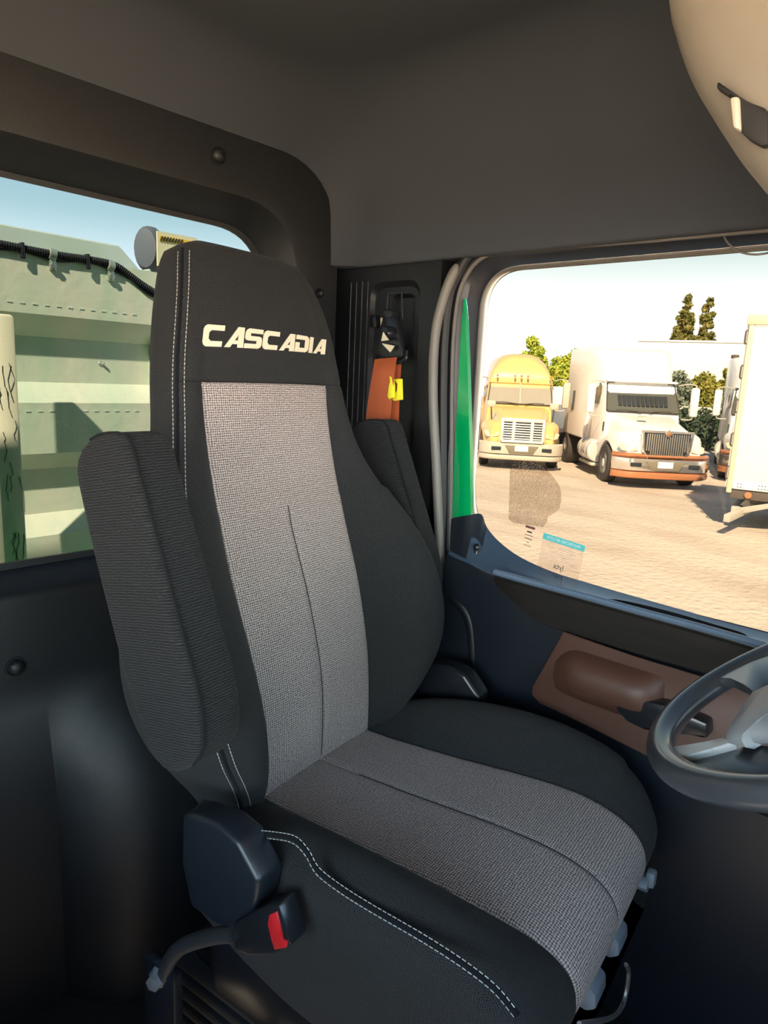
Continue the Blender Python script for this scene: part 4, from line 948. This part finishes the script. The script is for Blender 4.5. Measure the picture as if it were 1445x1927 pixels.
        bm = new(); prism(bm, [(.086, 0, 1.48), (.086, .055, 1.42), (.086, 0, 1.36), (.086, -.055, 1.42)], (.004, 0, 0), .002); obj('badge_core', bm, 'amber', T)
    else:
        box(bm, -.03, .03, -.56, .56, .86, 1.44, .03); obj('grille_back', bm, 'curt', T)
        for a_, b_, c_, d_ in ((-.62, .62, 1.40, 1.50), (-.60, .60, .80, .88)):
            bm = new(); box(bm, -.01, .075, a_, b_, c_, d_, .02); obj('grille_surround', bm, 'wheelw', T)
        for s in (-1, 1):
            bm = new(); box(bm, -.01, .07, s*.585-.04, s*.585+.04, .85, 1.45, .02); obj('grille_surround', bm, 'wheelw', T)
            bm = new(); box(bm, .02, .065, s*.26-.045, s*.26+.045, .86, 1.44, .01); obj('grille_post', bm, 'wheelw', T)
        for k in range(8):
            z_ = .90+k*.07; bm = new(); box(bm, .01, .055, -.56, .56, z_, z_+.035, .006); obj('grille_bar', bm, 'wheelw', T)
    # windscreen on the sloping front of the cab
    gm = 'tglass' if style == 'white' else 'tglass2'
    def wpt(y_, t, o_=.02): return Vector((-1.96-.50*t+o_-.05*abs(y_)**2*.6, y_, 1.81+.82*t+o_))
    ws = rpoly([(-1.0, 0.02), (1.0, .02), (.93, .98), (-.93, .98)], .09, 6)
    bm = new(); lp1 = [wpt(p.x, p.y) for p in ws]; lp0 = [p-Vector((.10, 0, .08)) for p in lp1]; loft(bm, [lp0, lp1], cap1=True); obj('windscreen', bm, gm, T, sharp=30)
    bm = new(); tube(bm, [wpt(p.x, p.y, .028) for p in ws], .018, 5, closed=True); obj('windscreen_seal', bm, 'tire', T)
    if style == 'white':
        bm = new(); box(bm, -2.50, -2.30, -.98, .98, 2.65, 2.72, .03); obj('sun_visor', bm, P, T)
        for k in range(11):
            y_ = -.62+k*.125; bm = new(); prism(bm, [wpt(y_-.055, .56, .032), wpt(y_+.055, .56, .032), wpt(y_+.045, .22, .032), wpt(y_-.045, .22, .032)], (.004, 0, .002)); obj('curtain_fold', bm, 'curt', T, smooth=False)
    else:
        bm = new(); tube(bm, [wpt(0, .03, .035), wpt(0, .97, .035)], .022, 6); obj('windscreen_divider', bm, 'bumpg', T)
        for k in (-.75, -.2, 0, .2, .9):
            bm = new(); box(bm, -2.20, -2.12, k-.03, k+.03, 2.68, 2.76, .012); obj('marker_lamp', bm, 'amber', T)
    for s in (-1, 1):     # wipers, side windows, mirrors
        bm = new(); tube(bm, [wpt(s*.1+.05, .0, .05), wpt(s*.45, .05, .05), wpt(s*.75, .04, .05)], .012, 5); obj('wiper', bm, 'tire', T)
        bm = new(); prism(bm, [(-2.62, s*1.045, 2.02), (-3.25, s*1.10, 2.02), (-3.25, s*1.02, 2.62), (-2.80, s*1.0, 2.62), (-2.62, s*1.0, 2.5)], (0, s*.03, 0), .01); obj('side_window', bm, gm, T)
        bm = new(); prism(bm, [(-4.9, s*1.20, 1.75), (-5.25, s*1.205, 1.75), (-5.25, s*1.19, 2.35), (-4.9, s*1.19, 2.35)], (0, s*.03, 0), .02); obj('sleeper_window', bm, gm, T)
        e = empty('side_mirror', (-2.15, s*1.42, 2.2), 0, T)
        bm = new(); box(bm, -.08, .08, -.11, .11, -.42, .38, .06); obj('mirror_housing', bm, P if style == 'white' else 'bumpg', e)
        bm = new(); tube(bm, crom([(-.2, -s*.38, .42), (0, -s*.2, .46), (0, 0, .44), (0, 0, .36)], 4), .018, 6); obj('mirror_arm', bm, 'bumpg', e); bm = new(); tube(bm, crom([(-.0, 0, -.40), (0, -s*.06, -.50), (-.05, -s*.3, -.50)], 4), .018, 6); obj('mirror_arm', bm, 'bumpg', e)
        if style != 'white':
            e = empty('hood_mirror', (-.75, s*.92, 1.85), 0, T)
            bm = new(); box(bm, -.05, .05, -.13, .13, -.09, .11, .04); obj('mirror_housing', bm, 'bumpg', e)
            bm = new(); tube(bm, [(0, 0, -.08), (.05, s*-.02, -.3), (.05, -s*.04, -.52)], .02, 6); obj('mirror_arm', bm, 'tire', e)
    if style == 'white':
        bm = new(); lathe(bm, [(0, -.62), (.30, -.62), (.33, -.59), (.33, .59), (.30, .62), (0, .62)], 24, Matrix.Translation((-3.0, -.98, .70)) @ Matrix.Rotation(rad(90), 4, 'Y')); obj('fuel_tank', bm, 'wheelw', T)
        for k in (-.3, .3):
            bm = new(); lathe(bm, [(.34, -.03), (.345, 0), (.34, .03)], 24, Matrix.Translation((-3.0+k, -.98, .70)) @ Matrix.Rotation(rad(90), 4, 'Y')); obj('tank_strap', bm, 'bumpg', T)
        bm = new(); box(bm, -3.7, -2.3, -1.2, -.75, .28, .36, .02); obj('step', bm, 'bumpg', T)
        bm = new(); box(bm, -2.06, -2.0, -1.05, -1.02, 1.30, 1.55, .005); obj('door_handle', bm, 'tire', T)
        bm = new(); prism(bm, [(-.85, -.5, 1.735), (-.80, -.28, 1.76), (-1.0, -.24, 1.785), (-1.05, -.45, 1.76)], (0, 0, .02), .004); obj('hood_mirror_shadow', bm, 'bumpg', T)  # grey leaf shape laid on the hood as the mirror's cast shadow
    bm = new(); box(bm, -7.2, -.4, -.45, .45, .45, .85, .03); obj('chassis', bm, 'tire', T)
    for s in (-1, 1):
        wheel(T, -1.22, s*1.03, side=s); wheel(T, -5.6, s*.98, side=s, w_=.5)
        wheel(T, -6.85, s*.98, side=s, w_=.5)
    return T
def place(name, px, py, az_deg, ax_off, paint, label, style):
    """front axle over the ground point under the pixel"""
    g = at(px, py, 2, GROUND); a_ = rad(az_deg)           # az: direction from front to back
    pos = Vector((g.x-math.cos(a_)*ax_off, g.y-math.sin(a_)*ax_off, GROUND))
    return truck(name, pos, a_+math.pi, paint, label, style)
place('semi_truck', 1213, 909, 40, 1.22, 'white', 'white semi truck with vertical chrome grille, high sleeper and copper reflections coloured onto its chrome bumper', 'white')
place('semi_truck', 972, 876, 35, 1.22, 'tan', 'tan semi truck with rounded sleeper roof and horizontal-bar grille', 'tan')

T3 = place('semi_truck', 1432, 905, 17, 1.22, 'white', 'white semi truck mostly hidden behind the box trailer at the right', 'white')
# ---- box trailer --------------------------------------------------------
def far(px, py, d):
    r = fw + cr*(px-PW/2)/PF + cu*(PH/2-py)/PF; return CP+r*(d/math.hypot(r.x, r.y))
tb = far(1369, 918, 14.0); az = rad(-80)
tr = tag(empty('box_trailer', (tb.x, tb.y, GROUND), az), 'white box trailer with hinged rear doors at the right edge of the yard', 'trailer')
# local x runs forward along the trailer side, local y away from the camera
M['twhite'] = mat('white_trailer_skin', (.84, .82, .76), .35); M['tframe'] = mat('cream_rear_frame', (.62, .56, .42), .5); M['tdark'] = mat('underrun_steel', (.10, .085, .07), .7); M['tbeam'] = mat('pale_underrun_beam', (.45, .42, .36), .6)
bm = new(); box(bm, .06, 14.0, 0, 2.55, .76, 3.76, .02); obj('box_body', bm, 'twhite', tr)
bm = new(); box(bm, -.02, .07, -.015, 2.565, .68, 3.78, .015); obj('rear_frame', bm, 'tframe', tr)
bm = new(); box(bm, -.05, .0, .05, 1.27, .8, 3.7, .01); obj('rear_door', bm, 'twhite', tr)
bm = new(); box(bm, -.05, .0, 1.29, 2.50, .8, 3.7, .01); obj('rear_door', bm, 'twhite', tr)
bm = new(); box(bm, -.06, .30, -.03, .10, 3.66, 3.84, .02); obj('corner_casting', bm, 'tframe', tr)
for z_ in (1.05, 1.65, 2.25, 2.85, 3.45):
    bm = new(); tube(bm, [(-.03, -.04, z_-.12), (-.05, -.06, z_-.09), (-.05, -.06, z_+.09), (-.03, -.04, z_+.12)], .018, 6); obj('door_hinge', bm, 'tdark', tr)
bm = new(); box(bm, .08, 14.0, -.012, .0, .76, .90, .004); obj('bottom_rail', bm, 'twhite', tr)
bm = new(); box(bm, .08, 14.0, -.012, .0, 3.64, 3.76, .004); obj('top_rail', bm, 'twhite', tr)
bm = new()
for k in range(40):
    for r_ in (.80, .86):
        for j in range(4 if k % 2 else 2):
            x_ = .16+k*.34+j*.05; box(bm, x_-.009, x_+.009, -.018, -.010, r_-.009, r_+.009)
rv = obj('rivets', bm, 'tdark', tr, smooth=False); rv['kind'] = 'stuff'
for k in range(5):
    bm = new(); box(bm, 1.2+k*1.6-.0, 1.2+k*1.6+.5, -.016, -.011, .98, 1.03); tag(obj('reflective_tape', bm, 'amber', tr, smooth=False), 'reddish reflective tape')
bm = new(); lathe(bm, [(0, 0), (.06, 0), (.06, .03), (0, .04)], 14, axis_m(Vector((.35, .0, .67)), (0, -1, 0))); obj('side_lamp', bm, 'amber', tr)
bm = new(); box(bm, .05, 14, .02, 2.53, .58, .76, .01); obj('floor_frame', bm, 'tdark', tr)
bm = new(); box(bm, .10, .24, .05, 2.5, .30, .42, .008); obj('underrun_beam', bm, 'tbeam', tr)
bm = new(); prism(bm, [(.28, .12, .74), (1.15, .12, .74), (.95, .12, .46), (.42, .12, .46)], (0, .06, 0), .005); obj('underrun_bracket', bm, 'tdark', tr)
bm = new(); prism(bm, [(.24, .02, .42), (1.30, .02, .74), (1.45, .02, .74), (.30, .02, .32)], (0, .06, 0), .005); obj('underrun_brace', bm, 'tbeam', tr)
def trl(px, py, d): return tr.matrix_basis.inverted() @ far(px, py, d)
tr.rotation_euler = (0, 0, az); bpy.context.view_layer.update()
b0, b1 = trl(1362, 968, 13.2), trl(1470, 921, 17.2)
bm = new(); prism(bm, [b0, b1, b1-Vector((0, 0, .13)), b0-Vector((0, 0, .13))], (.10, -.02, 0), .006); obj('underrun_bar', bm, 'tbeam', tr)
for q0, q1, q2, q3_ in (((1392, 950), (1408, 955), (1440, 922), (1425, 921)), ((1425, 940), (1436, 938), (1428, 925), (1420, 925))):
    P = [trl(a_, b_, 14.2) for a_, b_ in (q0, q1, q2, q3_)]
    bm = new(); prism(bm, P, (.0, .06, 0), .004); obj('underrun_strut', bm, 'tbeam' if q0[0] == 1392 else 'tdark', tr)
# ---- yard edge: fence, wall, containers, building ------------------------
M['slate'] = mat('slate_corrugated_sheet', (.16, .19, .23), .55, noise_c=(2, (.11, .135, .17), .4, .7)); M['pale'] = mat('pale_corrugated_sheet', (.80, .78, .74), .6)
def oriented(name, px, d, label, cat, back=0):
    p = far(px, 780, d); a_ = math.atan2(p.y, p.x); return tag(empty(name, (p.x, p.y, GROUND), a_+math.pi/2+back), label, cat)
# local x to the left in the picture, local -y towards the camera after the turn
f1 = oriented('sheet_fence', 1035, 32, 'pale corrugated sheet fence between the tan and the white truck', 'fence')
ztop = far(1045, 729, 32).z-GROUND
for k in range(5):
    x0 = -2.6+k*1.0; bm = new(); lp = []
    prf = []
    for j in range(13): prf.append((.06 if j % 2 else 0, ztop-.02-j*.10))
    loft(bm, [[Vector((x_, a_, b_)) for a_, b_ in prf] for x_ in (x0, x0+.985)], closed=False)
    obj('ribbed_sheet', bm, 'pale', f1, smooth=False)
bm = new(); box(bm, -2.8, 2.6, .07, .16, 0, ztop-.02, 0); obj('fence_back', bm, 'pale', f1, smooth=False)
bm = new(); box(bm, -2.8, 2.6, -.03, .10, ztop-.03, ztop+.04, .01); obj('top_cap', bm, 'pale', f1)
for k in range(6):
    bm = new(); box(bm, -2.66+k*1.0, -2.60+k*1.0, -.04, .02, 0, ztop, .005); obj('fence_post', bm, 'slate', f1)
cn = oriented('shade_container', 1062, 29.6, 'dark slate container with the truck shadow put into its colour, left of the white truck', 'container')  # dark slate colour carries the shadow the trucks throw here
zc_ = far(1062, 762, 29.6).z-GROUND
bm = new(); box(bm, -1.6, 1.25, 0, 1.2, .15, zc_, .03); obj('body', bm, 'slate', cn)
for k in range(11):
    x_ = -1.5+k*.26; bm = new(); box(bm, x_, x_+.13, -.05, .0, .3, zc_-.15, .008); obj('corrugation', bm, 'slate', cn)
for z_ in (.2, zc_*.55, zc_-.08):
    bm = new(); box(bm, -1.6, 1.25, -.07, .0, z_-.05, z_+.05, .01); obj('rail', bm, 'slate', cn)
bm = new(); box(bm, -2.4, 1.6, -.6, .0, .0, .55, .03); obj('dark_skid', bm, 'tire', cn)
sc_h = far(1300, 765, 34).z-GROUND
f2 = oriented('boundary_wall', 1310, 34.5, 'grey boundary wall with a pale coping right of the white truck', 'wall')
bm = new(); box(bm, -3.5, 5.0, 0, .2, 0, sc_h, 0); obj('wall_body', bm, mat('grey_green_wall', (.20, .23, .22), .8), f2, smooth=False)
for k in range(8):
    bm = new(); box(bm, -3.5+k*1.06, -2.46+k*1.06, -.06, .26, sc_h-.30, sc_h, .015); obj('coping_block', bm, mat('pale_coping', (.60, .58, .50), .8) if k == 0 else D.materials['pale_coping'], f2)
M['leafy'] = mat('bright_yellow_green_leaves', (.30, .42, .045), .7, noise_c=(1.5, (.50, .50, .06), .4, .65)); M['leafd'] = mat('olive_leaves', (.16, .17, .035), .8, noise_c=(1.2, (.26, .22, .06), .4, .65))
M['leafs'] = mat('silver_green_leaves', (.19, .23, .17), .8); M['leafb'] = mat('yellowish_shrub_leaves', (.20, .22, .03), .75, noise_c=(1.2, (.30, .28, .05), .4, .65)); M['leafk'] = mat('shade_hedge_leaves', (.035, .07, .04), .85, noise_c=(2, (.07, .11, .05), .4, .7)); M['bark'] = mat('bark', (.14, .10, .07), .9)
def crown(name, blobs, n, size, m_, parent):
    """leaf blades scattered through the shells of a few blobs: nobody could count them"""
    vs_, fs_ = [], []; tot = sum(b_[3]**2 for b_ in blobs)
    for bx_, by_, bz_, r_, sq in blobs:
        for k in range(int(n*r_*r_/tot)):
            v = Vector((random.gauss(0, 1), random.gauss(0, 1), random.gauss(0, 1))).normalized()*r_*random.uniform(.55, 1.06); v.z *= sq
            q = Vector((bx_, by_, bz_))+v; a_ = Vector((random.gauss(0, 1), random.gauss(0, 1), random.gauss(0, 1))).normalized(); b_ = a_.cross(Vector((random.gauss(0, 1), random.gauss(0, 1), random.gauss(0, 1)))).normalized(); s_ = size*random.uniform(.6, 1.3)
            i = len(vs_); vs_ += [q-a_*s_, q+b_*s_*.45, q+a_*s_, q-b_*s_*.45]; fs_.append((i, i+1, i+2, i+3))
    me = D.meshes.new(name); me.from_pydata([tuple(v) for v in vs_], [], fs_); me.materials.append(M[m_]); o = D.objects.new(name, me); link(o, parent); o['kind'] = 'stuff'; return o
def tree(name, px, d, ztop_px, zbot_px, wpx, m_, label, shape='round', n=3500, size=.14, cat='tree', group=None):
    t = oriented(name, px, d, label, cat); H = far(px, ztop_px, d).z-GROUND; Bz = max(.3, far(px, zbot_px, d).z-GROUND); R_ = wpx/2/PF*d
    t['group'] = {'pine_tree': 'tall pines beyond the warehouse', 'leafy_tree': 'yellow-green trees behind the sheet fence', 'shrub_tree': 'trees beyond the boundary wall'}[name]
    bl = []
    if shape == 'cone':
        k_ = 15
        for i in range(k_):
            f = i/(k_-1); z = Bz+(H-Bz)*f; rr_ = R_*(1-.80*f)*random.uniform(.85, 1.12)
            for q in range(5 if f < .85 else 2):
                a_ = random.uniform(0, 6.28); bl.append((rr_*.62*math.cos(a_)*(f < .97), rr_*.62*math.sin(a_), z-.2+random.uniform(-.15, .15), max(.25, rr_*.42), .7))
    else:
        k_ = 12
        for i in range(k_):
            z = Bz+(H-Bz)*random.uniform(.15, .72); f = 1-abs((z-Bz)/(H-Bz)-.45)*.9; a_ = random.uniform(0, 6.28); rr_ = R_*.55*f
            bl.append((rr_*math.cos(a_), rr_*math.sin(a_), z, R_*random.uniform(.42, .56), 1.0))
        bl.append((0, 0, H-R_*.55, R_*.5, 1.0))
    crown('foliage', bl, n, size, m_, t)
    bm = new(); tube(bm, [(0, 0, 0), (.05, .05, (Bz+H)/2), (0, 0, H*.93)], lambda t_: .16*(1-t_)+.04, 7); obj('trunk', bm, 'bark', t); return t
for k, (px, w_, top_) in enumerate(((990, 44, 632), (1003, 40, 650), (1045, 66, 668), (1075, 60, 655), (1108, 40, 655))):
    tree('leafy_tree', px, 37+k*.6, top_, 745, w_, 'leafy', ('tallest thin yellow-green tree just right of the tan truck roof', 'low yellow-green tree crown close beside the tan truck', 'lower rounded yellow-green tree over the middle of the sheet fence', 'full yellow-green tree left of the white sleeper', 'yellow-green tree top peeping over the rear of the white sleeper')[k], n=5000, size=.13)
tree('pine_tree', 1268, 62, 557, 690, 66, 'leafd', 'taller left pine of the pair above the white building', 'cone', 9000, .20)
tree('pine_tree', 1308, 62, 562, 690, 50, 'leafd', 'slimmer right pine of the pair above the white building', 'cone', 8000, .20)
tree('shrub_tree', 1268, 39, 696, 800, 52, 'leafs', 'silvery green tree right of the white truck roof', n=5000, size=.12)
tree('shrub_tree', 1318, 40, 698, 800, 68, 'leafb', 'round yellowish green tree over the boundary wall', n=6000, size=.12)
tree('shrub_tree', 1362, 41, 690, 800, 40, 'leafb', 'yellowish green tree at the left of the box trailer', n=4000, size=.12)
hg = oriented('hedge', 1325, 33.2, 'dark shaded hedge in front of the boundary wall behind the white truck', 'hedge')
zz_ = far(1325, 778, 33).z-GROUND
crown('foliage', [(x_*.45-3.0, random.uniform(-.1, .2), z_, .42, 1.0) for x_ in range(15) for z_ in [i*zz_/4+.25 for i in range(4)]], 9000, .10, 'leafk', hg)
bl_ = oriented('warehouse', 1330, 50, 'white flat-roofed warehouse beyond the trees', 'building')
hb = far(1290, 659, 50).z-GROUND
bm = new(); box(bm, -6.5, 4.0, 0, 8, 0, hb, .02); obj('wall', bm, 'pale', bl_, smooth=False)
bm = new(); box(bm, -6.55, 4.05, -.08, 8.05, hb, hb+.10, .01); obj('parapet', bm, 'pale', bl_)
lp_ = oriented('lamp_post', 1368, 30, 'thin brown pole beside the hidden white truck', 'pole'); h_ = far(1373, 673, 30).z-GROUND
bm = new(); tube(bm, [(0, 0, 0), (0, 0, h_)], .11, 8); obj('shaft', bm, 'tdark', lp_)
bm = new(); lathe(bm, [(.14, 0), (.14, .12), (0, .14)], 10, Matrix.Translation((0, 0, h_-.02))); obj('cap', bm, 'tdark', lp_)
